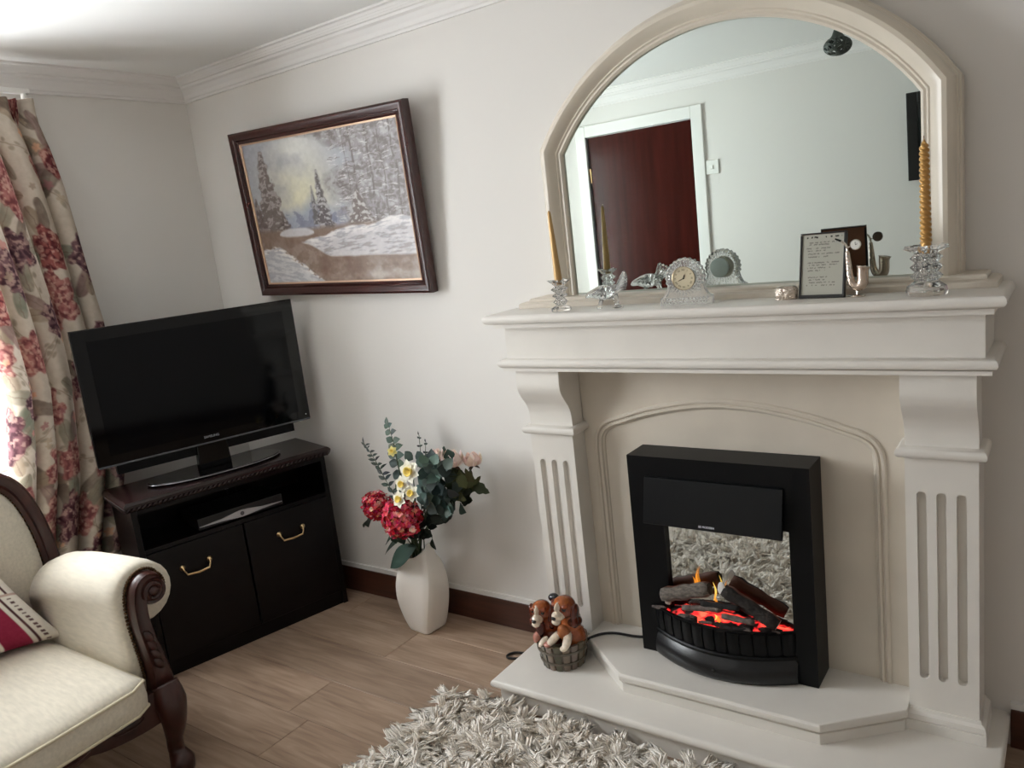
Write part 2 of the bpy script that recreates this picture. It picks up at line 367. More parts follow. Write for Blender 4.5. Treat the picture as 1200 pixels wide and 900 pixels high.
# ================================================================== THE ROOM
def room():
    T = .3
    struct(MB().box(XL-T, XR+T, 0, T, -.1, ZC+.2).build('wall_back', WALL), 'cream painted wall behind the fireplace')
    mb = MB()
    mb.box(XL-T, XL, YF-T, WY0, -.1, ZC+.2).box(XL-T, XL, WY1, 0, -.1, ZC+.2)
    mb.box(XL-T, XL, WY0, WY1, -.1, WZ0).box(XL-T, XL, WY0, WY1, WZ1, ZC+.2)
    struct(mb.build('wall_left', WALL), 'cream painted wall with the window')
    struct(MB().box(XR, XR+T, YF-T, 0, -.1, ZC+.2).build('wall_right', WALL))
    DX0, DX1, DZ = -1.10, -.385, 1.985                 # door opening in the front wall
    mb = MB().box(XL, DX0, YF-T, YF, -.1, ZC+.2).box(DX1, XR, YF-T, YF, -.1, ZC+.2).box(DX0, DX1, YF-T, YF, DZ, ZC+.2)
    struct(mb.build('wall_front', WALL), 'pale wall with the brown door')
    struct(MB().box(XL-T, XR+T, YF-T, T, ZC, ZC+.2).build('ceiling', CEIL))
    # floor: laminate planks laid along x, each with its own edges over a dark underlay
    fl = struct(MB().box(XL-T, XR+T, YF-T, T, -.1, -.008).build('floor', pmat('underlay', (.08, .06, .05), .9)), 'brown wood laminate floor')
    wd, ln = .1975, 1.285; rows = 14
    y0 = -.575-wd*10
    cache = {}
    ends = {11: -.546, 10: -.546-.62, 9: -.508-.1, 8: -.508, 12: -.95}
    for r in range(-1, rows+1):
        ya, yb = y0+r*wd, y0+(r+1)*wd
        if yb > 0: yb = 0
        if ya < YF: ya = YF
        if yb-ya < .02: continue
        j = ends.get(r, -.3+.47*((r*37) % 11)/11)
        x = j-ln*2
        while x < XR:
            a, b = max(x, XL), min(x+ln, XR)
            if b-a > .02:
                key = (round(b-a, 3), round(yb-ya, 3))
                if key not in cache:
                    l2, w2 = (b-a)/2-.0007, (yb-ya)/2-.0007
                    m = MB(); m.loft([[(-l2+d, -w2+d, z), (l2-d, -w2+d, z), (l2-d, w2-d, z), (-l2+d, w2-d, z)] for d, z in ((0, -.008), (0, -.0012), (.0014, 0))])
                    cache[key] = m.mesh('plank', PLANK)
                o = link('plank', cache[key], fl); o.location = ((a+b)/2, (ya+yb)/2, 0)
            x += ln
    # coving
    prof = [(0, 2.156), (.010, 2.156), (.012, 2.164), (.018, 2.168), (.022, 2.182), (.034, 2.200), (.046, 2.206), (.048, 2.214), (.056, 2.216),
            (.060, 2.222), (.064, 2.221), (.068, 2.228), (.072, 2.227), (.078, 2.235), (.088, 2.238), (.088, ZC), (0, ZC)]
    def cove(n, p0, p1, nrm, a0, a1):
        p0, p1, nrm = Vector(p0), Vector(p1), Vector(nrm); t = (p1-p0).normalized()
        ringA = [(p0+nrm*d+t*d*a0).to_tuple()[:2]+(z,) for d, z in prof]; ringB = [(p1+nrm*d-t*d*a1).to_tuple()[:2]+(z,) for d, z in prof]
        struct(MB().loft([ringA, ringB]).build('trim_%d' % n, COVE), 'white moulded plaster coving')
    cove(1, (XL, 0, 0), (XR, 0, 0), (0, -1, 0), 1, 1)
    cove(2, (XL, 0, 0), (XL, YF, 0), (1, 0, 0), 1, 1)
    cove(3, (XL, YF, 0), (XR, YF, 0), (0, 1, 0), 1, 1)
    cove(4, (XR, 0, 0), (XR, YF, 0), (-1, 0, 0), 1, 1)
    # baseboards (dark wood under a thin white strip)
    def base(side, seg):
        b = None
        for p in seg:
            m = MB().box(*p[:4], 0, .108)
            if b is None: b = struct(m.build('baseboard_'+side, SKIRT, bevel=.002), 'dark brown wooden skirting board')
            else: m.build('board', SKIRT, b, bevel=.002)
            x0, x1, y0_, y1_ = p[:4]; g = .006
            if p[4] == 'x': MB().box(x0, x1, y0_+g if y1_ >= 0 else y0_, y1_ if y1_ >= 0 else y1_-g, .108, .1266).build('capping_strip', WHITE, b)
            else: MB().box(x0 if x0 <= XL+.01 else x0+g, x1-g if x0 <= XL+.01 else x1, y0_, y1_, .108, .1266).build('capping_strip', WHITE, b)
    base('back', [(XL+.016, .004, -.016, 0, 'x'), (1.366, XR-.016, -.016, 0, 'x')])
    base('left', [(XL, XL+.016, YF+.016, 0, 'y')])
    base('right', [(XR-.016, XR, YF+.016, 0, 'y')])
    base('front', [(XL+.016, DX0-.075, YF, YF+.016, 'x'), (DX1+.075, XR-.016, YF, YF+.016, 'x')])
    # door with its white architrave, seen in the mirror
    d = struct(MB().box(DX0+.004, DX1-.004, YF-.05, YF-.012, .006, DZ-.004).build('door_1', DOORW, bevel=.002), 'dark reddish brown flush door')
    for nm, bx in (('architrave', (DX0-.07, DX0, YF-.02, YF+.016, 0, DZ+.07)), ('architrave', (DX1, DX1+.07, YF-.02, YF+.016, 0, DZ+.07)), ('architrave', (DX0, DX1, YF-.02, YF+.016, DZ, DZ+.07))):
        MB().box(*bx).build(nm, WHITE, d, bevel=.004)
    for z in (.25, 1.7):
        MB().box(DX0-.002, DX0+.012, YF-.014, YF-.004, z, z+.09).build('hinge', BRASS, d)
    h = MB().tube([(DX1-.06, YF-.012, 1.02), (DX1-.06, YF+.035, 1.02), (DX1-.075, YF+.042, 1.02), (DX1-.17, YF+.042, 1.02)], .009, 10).build('door_handle', BRASS, d, smooth=True)
    MB().box(DX1-.08, DX1-.04, YF-.012, YF-.006, .94, 1.1).build('handle_plate', BRASS, d, bevel=.002)
    # window
    wn = struct(MB().box(XL-.16, XL-.09, WY0, WY1, WZ0, WZ0+.06).box(XL-.16, XL-.09, WY0, WY1, WZ1-.06, WZ1).box(XL-.16, XL-.09, WY0, WY0+.06, WZ0+.06, WZ1-.06)
                .box(XL-.16, XL-.09, WY1-.06, WY1, WZ0+.06, WZ1-.06).build('window_1', WHITE, bevel=.004), 'white framed window')
    ym = (WY0+WY1)/2
    MB().box(XL-.15, XL-.095, ym-.03, ym+.03, WZ0+.06, WZ1-.06).build('mullion', WHITE, wn, bevel=.004)
    for a, b in ((WY0+.06, ym-.03), (ym+.03, WY1-.06)):
        MB().box(XL-.128, XL-.122, a, b, WZ0+.06, WZ1-.06).build('pane', PANE, wn)
    MB().box(XL-.09, XL+.06, WY0-.0, WY1+.0, WZ0-.0, WZ0+.022).build('window_sill', WHITE, wn, bevel=.006)
    # light switch by the door
    q = thing('light_switch', 'square white light switch on the wall beside the door', 'light switch', (-.275, YF, 1.69))
    MB().box(-.315, -.235, YF, YF+.009, 1.65, 1.73).build('faceplate', PLAST, q, bevel=.003)
    MB().box(-.283, -.267, YF+.009, YF+.014, 1.678, 1.702).build('rocker', PLAST, q, bevel=.002)
room()

# ================================================================== FIREPLACE
SW = 1.37
def boolean_diff(o, cut):
    md = o.modifiers.new('b', 'BOOLEAN'); md.object = cut; md.operation = 'DIFFERENCE'; md.solver = 'EXACT'
    baked(o); bpy.data.objects.remove(cut); return o
def fireplace():
    t = thing('fireplace_surround', 'cream marble fireplace surround with fluted legs and moulded mantel shelf', 'fireplace', (SW/2, -.1, .093))
    mb = MB(); ring_slab(mb, 0, SW, -.268, 0, [(.024, 1.174), (.024, 1.186), (.016, 1.188)]+bull(1.189, 1.217, 8)); mb.build('mantel_shelf', MARBLE, t, angle=35)
    MB().box(.0418, SW-.0418, -.2135, 0, 1.0735, 1.176).build('frieze', MARBLE, t, bevel=.0015)
    mb = MB(); ring_slab(mb, .017, SW-.017, -.2375, 0, [(.012, 1.0365), (.012, 1.0465), (.008, 1.048)]+bull(1.0485, 1.074, 8)); mb.build('lower_moulding', MARBLE, t, angle=35)
    for x0 in (.0604, SW-.0604-.1565):
        x1 = x0+.1565
        g = [(.0, 1.0365)]
        cp = catmull([(-.203, 1.0365, 0), (-.2075, .99, 0), (-.202, .965, 0), (-.186, .940, 0), (-.168, .917, 0), (-.157, .893, 0), (-.1535, .868, 0), (-.1535, .846, 0)], 5)
        pts = [(-.09, .846), (-.09, 1.0365)]+[(p.x, p.y) for p in cp]
        lg = MB().box(x0, x1, -.1607, -.04, .150, .824).build('leg', MARBLE, t)
        cut = MB()
        s = (x1-x0)
        for k in range(3):
            cx = x0+s*(.5+(k-1)*.272); r = .0105; ring = []
            out = [(cx+r*math.cos(a), .735-r+r*math.sin(a)) for a in [PI*i/8 for i in range(9)]]+[(cx-r*math.cos(a), .236+r-r*math.sin(a)) for a in [PI*i/8 for i in range(9)]]
            cut.prism(out, 1, -.19, -.1405)
        cm = cut.build('cut', None, t); boolean_diff(lg, cm)
        MB().prism(pts, 0, x0, x1).build('corbel', MARBLE, lg, angle=30)
        mb = MB(); ring_slab(mb, x0-.019, x1+.019, -.182, -.06, bull(.822, .848, 8)); mb.build('leg_moulding', MARBLE, lg, angle=40)
        mb = MB(); ring_slab(mb, x0-.016, x1+.016, -.1785, -.04, [(0, .0935), (0, .122), (.003, .1235), (.0, .126), (.002, .139), (.010, .145), (.012, .152)]); mb.build('base_block', MARBLE, lg, angle=25)
        MB().box(x0+.02, x1-.02, -.09, 0, .152, 1.0365).build('backing_block', MARBLE, lg)
    # back panel with the arched recess
    hx, cx = .424, .676
    half = [(-hx, .157), (-hx, .765), (-.419, .805), (-.402, .836), (-.373, .857), (-.33, .872), (-.25, .897), (-.17, .915), (-.085, .928), (0, .933)]
    ar = [Vector((x, z)) for x, z in half]
    lft = [Vector((p.x, p.y)) for p in catmull([(p.x, p.y, 0) for p in ar[1:]], 5)]
    left = [ar[0]]+lft; path = left+[Vector((-p.x, p.y)) for p in reversed(left[:-1])]
    path = [Vector((p.x+cx, p.y)) for p in path]
    mb = MB(); yf = -.0874; yb = -.06; top = 1.0365; xa, xb = .2169, SW-.2169
    for y in (yf, yb):
        pass
    vs = []; fs = []; n = len(path)
    for p in path: vs.append((p.x, yf, p.y))
    for p in path:
        x = xa if p is path[0] or p.x < cx-hx+.02 and p.y < .80 else (xb if p.x > cx+hx-.02 and p.y < .80 else p.x)
        vs.append((x, yf, p.y if x in (xa, xb) else top))
    # outer column corners
    for i in range(n-1):
        fs.append((i, i+1, n+i+1, n+i))
    vs += [(xa, yf, top), (xb, yf, top)]
    iL = max(i for i in range(n) if abs(vs[n+i][0]-xa) < 1e-6); iR = min(i for i in range(n) if abs(vs[n+i][0]-xb) < 1e-6)
    fs.append((n+iL, n+iL+1, 2*n)); fs.append((n+iR, 2*n+1, n+iR-1))
    k0 = len(vs); vs += [(p.x, yb, p.y) for p in path]
    for i in range(n-1): fs.append((i, k0+i, k0+i+1, i+1))
    mb.add(vs, fs); bp = mb.build('back_panel', MARBLE2, t)
    m2 = MB(); sweep2d(m2, list(reversed(path)), [(0, .02), (0, -.003), (.004, -.006), (.010, -.006), (.013, .0), (.016, .0), (.018, -.004), (.024, -.004), (.027, .003), (.031, .005), (.034, .012), (.034, .02)], -.0874)
    m2.build('arch_moulding', MARBLE2, bp, angle=30)
    MB().prism([(p.x, p.y) for p in path], 1, -.078, -.055).build('inset_panel', MARBLE2, bp)
    # hearth
    h = thing('hearth', 'stepped cream marble hearth with rounded slab edge', 'hearth', (SW/2, -.23, 0))
    mb = MB(); ring_slab(mb, .0044, SW-.0044, -.4554, 0, [(.022, 0), (.022, .066)]+bull(.066, .0932, 8)); mb.build('slab', MARBLE, h, angle=35)
    poly = [(.218, -.045), (.218, -.195), (.409, -.349), (.977, -.349), (1.152, -.195), (1.152, -.045)]
    mb = MB(); rings = []
    for d, z in ((.012, .0934), (.012, .122), (.017, .1235), (.017, .129), (.008, .1315), (.002, .135), (0, .140), (0, .151), (.003, .1555), (.006, .1572)):
        q = inset_poly(poly, d)
        q[0] = Vector((.218+d*0, -.045)); q[-1] = Vector((1.152, -.045)); q[1].x = max(.218, q[1].x-.006); q[4].x = min(1.152, q[4].x+.006)
        rings.append([(p.x, p.y, z) for p in q])
    mb.loft(rings); mb.build('raised_step', MARBLE, h, angle=25)
fireplace()

def electric_fire():
    x0, x1, yf, yb, z0, z1 = .4147, .9355, -.1906, -.0795, .1574, .7807
    ox0, ox1, oz0, oz1 = .517, .876, .30, .60
    t = thing('electric_fire', 'black electric fire with glowing coal logs standing on the hearth', 'electric fire', ((x0+x1)/2, -.14, z0))
    mb = MB()
    mb.box(x0, ox0, yf, yb, z0, z1).box(ox1, x1, yf, yb, z0, z1).box(ox0, ox1, yf, yb, oz1, z1).box(ox0, ox1, yf, yb, z0, .27)
    cs = mb.build('casing', BLACK, t); 
    MB().box(ox0, ox1, -.176, yb, .27, oz1).build('mirror_back', pmat('fire_mirror', (.80, .81, .80), .02, metal=1), t)
    # hood slanting out
    ring = [(-.1906, .722), (-.1985, .720), (-.2285, .592), (-.2265, .588), (-.2165, .588), (-.1906, .66)]
    hd = MB().prism(ring, 0, .470, .868).build('hood', GLOSSB if False else pmat('hood_metal', (.022, .03, .038), .33, spec=.25), t, bevel=.001)
    up = Vector((0, -.2285+.1985, .592-.720)).normalized()*-1; xx = Vector((1, 0, 0)); nn = xx.cross(up)
    M = Matrix((( xx.x, up.x, nn.x, .662), (xx.y, up.y, nn.y, -.2272-.0006), (xx.z, up.z, nn.z, .5995), (0, 0, 0, 1)))
    text_mesh('brand_lettering', 'BE MODERN', .0082, pmat('white_print', (.85, .85, .88), .5), hd, WM[hd].inverted() @ M)
    # bowed fret: apron + slats
    def bow(x, base=-.193, d=.068):
        u = (x-.6745)/.209; return base-d*(1-u*u)
    N = 24; xs = [.4655+(.8835-.4655)*i/N for i in range(N+1)]
    def strip(z_prof, thick=.006):
        m = MB(); rings = []
        for x in xs:
            y = bow(x); rings.append([(x, y+d, z) for d, z in z_prof])
        return m.loft(rings)
    strip([(.012, .158), (-.004, .160), (-.012, .172), (-.013, .190), (-.006, .208), (.004, .222), (.010, .232), (.016, .232), (.020, .158)]).build('apron', pmat('apron_black', (.04, .043, .055), .28, spec=.5), t, angle=50)
    strip([(.006, .228), (.002, .229), (.001, .236), (.004, .240), (.010, .240), (.012, .228)]).build('rail', BLACK, t, angle=40)
    strip([(.006, .306), (.004, .310), (.005, .314), (.012, .314), (.013, .306)]).build('rail', BLACK, t, angle=40)
    strip([(.011, .232), (.010, .312), (.014, .312), (.015, .232)]).build('fret_back', BLACK, t, angle=40)
    ns = 12
    for i in range(ns):
        xa = .4665+(.416/ns)*i+.003; xb = xa+.416/ns-.005; m = MB(); rings = []
        for j in range(4):
            x = xa+(xb-xa)*j/3; y = bow(x); e = .0025 if j in (0, 3) else 0
            rings.append([(x, y+.010, .240), (x, y+.006+e, .240), (x, y-.002+e, .285), (x, y-.001+e, .308), (x, y+.010, .312)])
        m.loft(rings).build('slat', BLACK, t, angle=50)
    MB().ell((.672, bow(.672)-.012, .192), (.006, .003, .006)).build('control_knob', GLOSSB, t, smooth=True)
    # ember bed
    em = bpy.data.materials.new('embers'); em.use_nodes = True; n = em.node_tree; b = n.nodes['Principled BSDF']; L = n.links.new
    tc = n.nodes.new('ShaderNodeTexCoord'); nz = n.nodes.new('ShaderNodeTexNoise'); nz.inputs['Scale'].default_value = 24; nz.inputs['Detail'].default_value = 2; L(tc.outputs['Object'], nz.inputs[0])
    r = n.nodes.new('ShaderNodeValToRGB'); e = r.color_ramp.elements; e[0].position = .44; e[0].color = (0, 0, 0, 1); e[1].position = .64; e[1].color = (1, .10, .05, 1); x = e.new(.52); x.color = (.75, .016, .018, 1)
    L(nz.outputs[0], r.inputs[0]); L(r.outputs[0], b.inputs['Emission Color']); b.inputs['Emission Strength'].default_value = 2.2
    b.inputs['Base Color'].default_value = (.02, .012, .012, 1); b.inputs['Roughness'].default_value = .9
    rng = random.Random(3)
    def bed(u, v):
        x = .470+.409*u; ya = bow(x)+.012; yb_ = -.1775 if ox0+.002 < x < ox1-.002 else -.1915
        y = ya+(yb_-ya)*v
        z = .300+.012*v+.006*mnoise.noise(Vector((x*60, y*60, 1)))
        return (x, y, z)
    MB().grid(bed, 40, 12).build('ember_bed', em, t, smooth=True)
    # lumps of coal and twig bits
    twig = pmat('ash_bark', (.36, .32, .30), .9, var=(60, .6, 4), bump=(120, .8, .004)); coal = pmat('charcoal', (.09, .075, .07), .9, var=(50, .5, 3), bump=(90, .8, .004))
    for i in range(26):
        u = rng.random(); x = .478+.39*u; y = bow(x)+.016+rng.random()*.022
        y = min(y, -.197)
        z = .309; r_ = .005+.004*rng.random()
        m = MB(); a = rng.uniform(-.5, .5); l = .010+.016*rng.random()
        p0 = Vector((x-l*math.cos(a), y-l*.3*math.sin(a), z)); p1 = Vector((x+l*math.cos(a), y+l*.3*math.sin(a), z+.004))
        m.tube([p0, p0.lerp(p1, .3), p0.lerp(p1, .7), p1], [r_*.5, r_, r_*.9, r_*.6], 7).build('coal', twig if rng.random() < .55 else coal, t, smooth=True)
    # logs: ash grey in front, plain brown moulded backs that show in the mirror
    barkm = pmat('log_bark', (.40, .37, .34), .9, var=(55, .55, 5), bump=(70, 1, .006), stretch=(1, 3, 3)); darkm = pmat('log_dark', (.13, .105, .09), .9, var=(60, .6, 4), bump=(70, 1, .006))
    brown = pmat('log_brown', (.36, .19, .115), .75); endm = pmat('log_end', (.80, .79, .78), .7, var=(30, .2, 3))
    def log(p0, p1, r, m1, m2, em_, nm='log'):
        p0, p1 = Vector(p0), Vector(p1); n_ = 12; K = 9; d = (p1-p0).normalized(); a = Vector((0, 0, 1)); a = (a-d*a.dot(d)).normalized(); bb = d.cross(a)
        if bb.y > 0: bb = -bb                            # bb points to the room
        rings = []; m = MB()
        for i in range(K):
            p = p0.lerp(p1, i/(K-1)); q = r*(1+.10*math.sin(i*2.1))*(.9 if i in (0, K-1) else 1)
            rings.append([p+(a*math.sin(2*PI*k/n_)+bb*math.cos(2*PI*k/n_))*q*(1+.08*math.sin(3*k+i)) for k in range(n_)])
        m.loft(rings); o = m.build(nm, m1, t, smooth=True); o.data.materials.append(m2); o.data.materials.append(em_)
        inv = WM[o].inverted()
        cen = inv @ ((p0+p1)/2)
        for f in o.data.polygons:
            if len(f.vertices) > 4: f.material_index = 2; f.use_smooth = False
            else:
                g = f.center-cen; g = g-d*g.dot(d)
                if g.dot(bb)/max(g.length, 1e-6) < -.15: f.material_index = 1
        return o
    log(at(777, 697, 1, -.212), at(832, 690, 1, -.214), .0215, barkm, brown, darkm)
    log(at(848, 691, 1, -.208), at(912, 733, 1, -.214), .0195, darkm, brown, endm)
    log(at(800, 712, 1, -.235), at(846, 714, 1, -.232), .008, twig, twig, twig)
    log(at(846, 722, 1, -.240), at(884, 730, 1, -.236), .008, twig, twig, twig)
    log(at(822, 707, 1, -.228), at(866, 713, 1, -.232), .009, coal, brown, coal)
    for px, py, yy in ((783, 706, -.22), (899, 728, -.222)):
        MB().ell(at(px, py, 1, yy), (.010, .006, .007), 10, 7).build('pale_stone', pmat('ash_stone', (.66, .60, .56), .85, var=(60, .2, 3)), t, smooth=True)
    # white cut log end
    p = at(846, 691, 1, -.216); MB().loft([[p+Vector((.012*s_*math.cos(a), -.004*k, .020*s_*math.sin(a)*(1.25 if math.sin(a) > 0 else .9))) for a in [2*PI*i/10 for i in range(10)]] for k, s_ in ((0, .9), (.6, 1), (1, .7))]).build('cut_log_end', endm, t)
    # flames
    def flame_mat(nm, c, s):
        m = bpy.data.materials.new(nm); m.use_nodes = True; q = m.node_tree; q.nodes.clear()
        o = q.nodes.new('ShaderNodeOutputMaterial'); xx_ = q.nodes.new('ShaderNodeMixShader'); a = q.nodes.new('ShaderNodeBsdfTransparent'); g = q.nodes.new('ShaderNodeEmission')
        g.inputs[0].default_value = (*c, 1); g.inputs[1].default_value = s; xx_.inputs[0].default_value = .5
        q.links.new(a.outputs[0], xx_.inputs[1]); q.links.new(g.outputs[0], xx_.inputs[2]); q.links.new(xx_.outputs[0], o.inputs[0]); return m
    fo = flame_mat('flame_orange', (1, .33, .03), 1.1); fy = flame_mat('flame_yellow', (1, .62, .12), 1.6)
    def flame(px, py, h, wd, m, yy, bend):
        b0 = at(px, py, 1, yy); pts = []; rad = []
        for i in range(9):
            s_ = i/8; pts.append(b0+Vector((bend*math.sin(s_*3.2)*h, 0, h*s_))); rad.append(max(.0004, wd*math.sin(PI*min(1, .12+s_*.88))**.8*(1-.55*s_)))
        MB().tube(pts, rad, 8, flat=.35).build('flame', m, t, smooth=True)
    flame(813, 690, .040, .008, fo, -.185, .16); flame(820, 690, .068, .008, fo, -.183, -.12); flame(837, 703, .055, .0080, fy, -.200, .12); flame(841, 707, .034, .008, fo, -.218, -.2)
    flame(838, 726, .016, .008, fy, -.247, .3); flame(844, 729, .020, .011, fo, -.247, -.3)
    return t
electric_fire()

def cable():
    pts = [(.425, -.115, .163), (.405, -.13, .162), (.36, -.145, .162), (.30, -.15, .162), (.262, -.168, .162), (.238, -.198, .161), (.222, -.2075, .150), (.211, -.201, .115), (.198, -.189, .099), (.16, -.1855, .0985), (.06, -.1855, .0985),
           (.015, -.176, .0985), (-.004, -.17, .088), (-.012, -.17, .05), (-.03, -.172, .010), (-.07, -.19, .006), (-.11, -.205, .006), (-.125, -.19, .006), (-.11, -.165, .006), (-.07, -.15, .006), (-.03, -.10, .006), (-.02, -.05, .006)]
    tag(MB().tube(catmull(pts, 5), .0042, 8).build('power_cable', CORD, smooth=True), 'thin black power cable running from the fire past the puppy ornament', 'cable')
cable()

def overmantel():
    gy = -.055; cx = .7045; hw = .4865; zs, zt, zb = 1.668, 1.931, 1.2455
    t = thing('overmantel_mirror', 'large arched mirror with moulded cream frame standing on the mantel', 'mirror', (cx, -.06, 1.217))
    mb = MB(); ring_slab(mb, .046, 1.345, -.126, 0, [(0, 1.2172), (0, 1.230), (.004, 1.234), (.010, 1.236)]); pl_ = mb.build('plinth', MARBLE2, t, angle=30)
    mb = MB(); ring_slab(mb, .076, 1.322, -.108, 0, [(0, 1.236), (0, 1.242), (.004, 1.2455)]); mb.build('plinth_step', MARBLE2, pl_, angle=30)
    sag = zt-zs; R = (hw*hw+sag*sag)/(2*sag); th = math.asin(hw/R); n = 36
    arc = [(cx+R*math.sin(-th+2*th*i/n), zt-R+R*math.cos(-th+2*th*i/n)) for i in range(n+1)]
    path = [(cx-hw, zb)]+arc+[(cx+hw, zb)]
    MB().prism(path, 1, gy, gy+.006).build('mirror_glass', MIRROR, t)
    MB().prism(path, 1, gy+.007, -.004).build('backing_board', CARD, t)
    prof = [(-.004, .001), (-.004, -.008), (.002, -.013), (.008, -.012), (.012, -.016), (.016, -.015), (.022, -.021), (.032, -.033), (.042, -.038), (.052, -.037), (.061, -.029), (.066, -.018), (.068, -.008), (.072, -.006), (.073, .006), (.077, .009), (.078, .050), (.0, .052)]
    m = MB(); sweep2d(m, path, prof, gy); m.build('frame', pmat('frame_cream', (.83, .795, .735), .33, spec=.5, var=(5, .04, 4)), t, angle=28)
overmantel()

# ================================================================== ORNAMENTS ON THE SHELF
SZ = 1.2174
def star_tier(mb, c, z0, z1, r0, r1, n, sharp):
    rings = []
    for z, r in ((z0, r0), ((z0+z1)/2, r1), (z1, r0)):
        rings.append([(c[0]+r*(1 if k % 2 == 0 else (sharp if r == r1 else 1))*math.cos(PI*k/n), c[1]+r*(1 if k % 2 == 0 else (sharp if r == r1 else 1))*math.sin(PI*k/n), z) for k in range(2*n)])
    mb.loft(rings)
def ornaments():
    # tapered candlestick with plain candle
    c = at(658, 362, 1, -.205); c = Vector((c.x, -.205, SZ))
    t = thing('crystal_candlestick', 'cut crystal candlestick with pointed star rim holding the plain gold candle', 'candlestick', c)
    m = MB(); m.lathe([(.030, 0), (.031, .006), (.027, .010), (.016, .016)], 8, c); m.build('foot', GLASS, t)
    m = MB()
    for i, (r0, r1) in enumerate(((.013, .022), (.013, .024), (.014, .027))): star_tier(m, c, SZ+.0165+i*.0185, SZ+.0165+(i+1)*.0185, r0, r1, 8, .72)
    m.build('stem', CUT, t)
    m = MB(); N = 8
    lo = [(c.x+.015*math.cos(PI*k/N), c.y+.015*math.sin(PI*k/N), SZ+.0725) for k in range(2*N)]
    mid = [(c.x+(.040 if k % 4 == 0 else .026)*math.cos(PI*k/N+.1), c.y+(.040 if k % 4 == 0 else .026)*math.sin(PI*k/N+.1), SZ+(.090 if k % 4 == 0 else .083)) for k in range(2*N)]
    hi = [(c.x+.0135*math.cos(PI*k/N), c.y+.0135*math.sin(PI*k/N), SZ+.090) for k in range(2*N)]; ih = [(c.x+.0125*math.cos(PI*k/N), c.y+.0125*math.sin(PI*k/N), SZ+.076) for k in range(2*N)]
    m.loft([lo, mid, hi, ih]); m.build('rim', GLASS, t)
    b = Vector((c.x, c.y, SZ+.0775)); tip = at(643, 247, 1, -.215)
    q = thing('taper_candle', 'plain gold taper candle leaning in its crystal holder', 'candle', b)
    MB().tube([b.lerp(tip, s) for s in (0, .03, .5, .9, .98, 1)], [.0105, .0115, .0085, .0055, .0045, .001], 14).build('wax', GOLDW2, q, smooth=True)
    MB().tube([tip-Vector((0, 0, .003)), tip+Vector((.001, 0, .004)), tip+Vector((.004, 0, .005))], .0008, 5).build('wick', pmat('wick', (.85, .8, .7), .9), q)
    # chunky candlestick with the twisted candle
    c = at(1086, 343, 1, -.205); c = Vector((c.x, -.205, SZ))
    t = thing('crystal_candlestick', 'chunky clear crystal candlestick on a wide foot holding the twisted candle', 'candlestick', c)
    m = MB(); m.lathe([(.041, 0), (.043, .010), (.040, .020), (.026, .030), (.024, .032)], 8, c); m.build('foot', GLASS, t)
    m = MB()
    for i in range(3): star_tier(m, c, SZ+.0325+i*.020, SZ+.0325+(i+1)*.020, .024, .034, 9, .8)
    m.build('stem', CUT, t)
    m = MB(); N = 8
    mk = lambda r, z, al=None: [(c.x+(al if al and k % 2 == 0 else r)*math.cos(PI*k/N), c.y+(al if al and k % 2 == 0 else r)*math.sin(PI*k/N), SZ+z) for k in range(2*N)]
    m.loft([mk(.024, .093), mk(.034, .103, .046), mk(.030, .110, .043), mk(.0148, .110), mk(.0138, .096)]); m.build('rim', GLASS, t)
    b = Vector((c.x, c.y, SZ+.098)); tip = at(1083, 180, 1, -.205); tip.z = max(tip.z, b.z+.24)
    q = thing('twisted_candle', 'gold spiral twisted candle in the chunky crystal holder', 'candle', b)
    H = tip.z-b.z; rings = []; K = 200
    ax = (tip-b)
    for i in range(K+1):
        s = i/K; r = .0108*(1-.22*s)*(1 if s < .93 else max(.08, (1-s)/.07)); ph = -s*H*2*PI/.034
        if s < .07: ph = 0
        amp = 0 if s < .07 else .20
        rings.append([tuple(b+ax*s+Vector((r*(1+amp*math.cos(3*(a-ph)))*math.cos(a), r*(1+amp*math.cos(3*(a-ph)))*math.sin(a), 0))) for a in [2*PI*k/24 for k in range(24)]])
    MB().loft(rings).build('wax', GOLDW, q, smooth=True)
    MB().tube([tip, tip+Vector((0, 0, .006))], .0008, 5).build('wick', pmat('wick_dark', (.5, .35, .2), .9), q)
    # crystal mantel clock
    c = at(805, 350, 1, -.195); c = Vector((c.x, -.195, SZ))
    t = thing('crystal_clock', 'cut crystal mantel clock with round cream dial', 'clock', c, rotz=.10)
    def out(s): 
        pts = [(-.070*s, 0), (.070*s, 0), (.070*s, .020*s), (.058*s, .027*s), (.051*s, .040*s)]
        pts += [((.0535 if k % 2 else .050)*s*math.cos(a), .071+(.0535 if k % 2 else .050)*s*math.sin(a)) for k, a in enumerate([-.35+(PI+.7)*i/30 for i in range(31)])]
        pts += [(-.051*s, .040*s), (-.058*s, .027*s), (-.070*s, .020*s)]
        return pts
    m = MB(); m.loft([[(x, y, z) for x, z in out(s)] for y, s in ((-.014, .90), (-.009, 1), (.012, 1), (.018, .92))]); m.build('crystal_body', pmat('clock_crystal', (1, 1, 1), .0, trans=.9, ior=1.54, bump=(160, .35, .003)), t, world=False)
    m = MB()
    for k in range(30):                                   # radial cuts around the dial
        a = 2*PI*k/30
        if -2.2 < (a-PI*1.5) < 0 and False: pass
        p0 = Vector((.032*math.cos(a), -.0145, .071+.032*math.sin(a))); p1 = Vector((.046*math.cos(a), -.0125, .071+.046*math.sin(a)))
        m.tube([p0, p0.lerp(p1, .5)-Vector((0, .0012, 0)), p1], [.0006, .0022, .0006], 5)
    for i in range(13):
        for j in range(2):
            m.ell((-.054+.009*i+.0045*j, -.0145, .008+.009*j), (.0042, .002, .0042), 6, 4)
    m.build('cut_facets', GLASS, t, world=False)
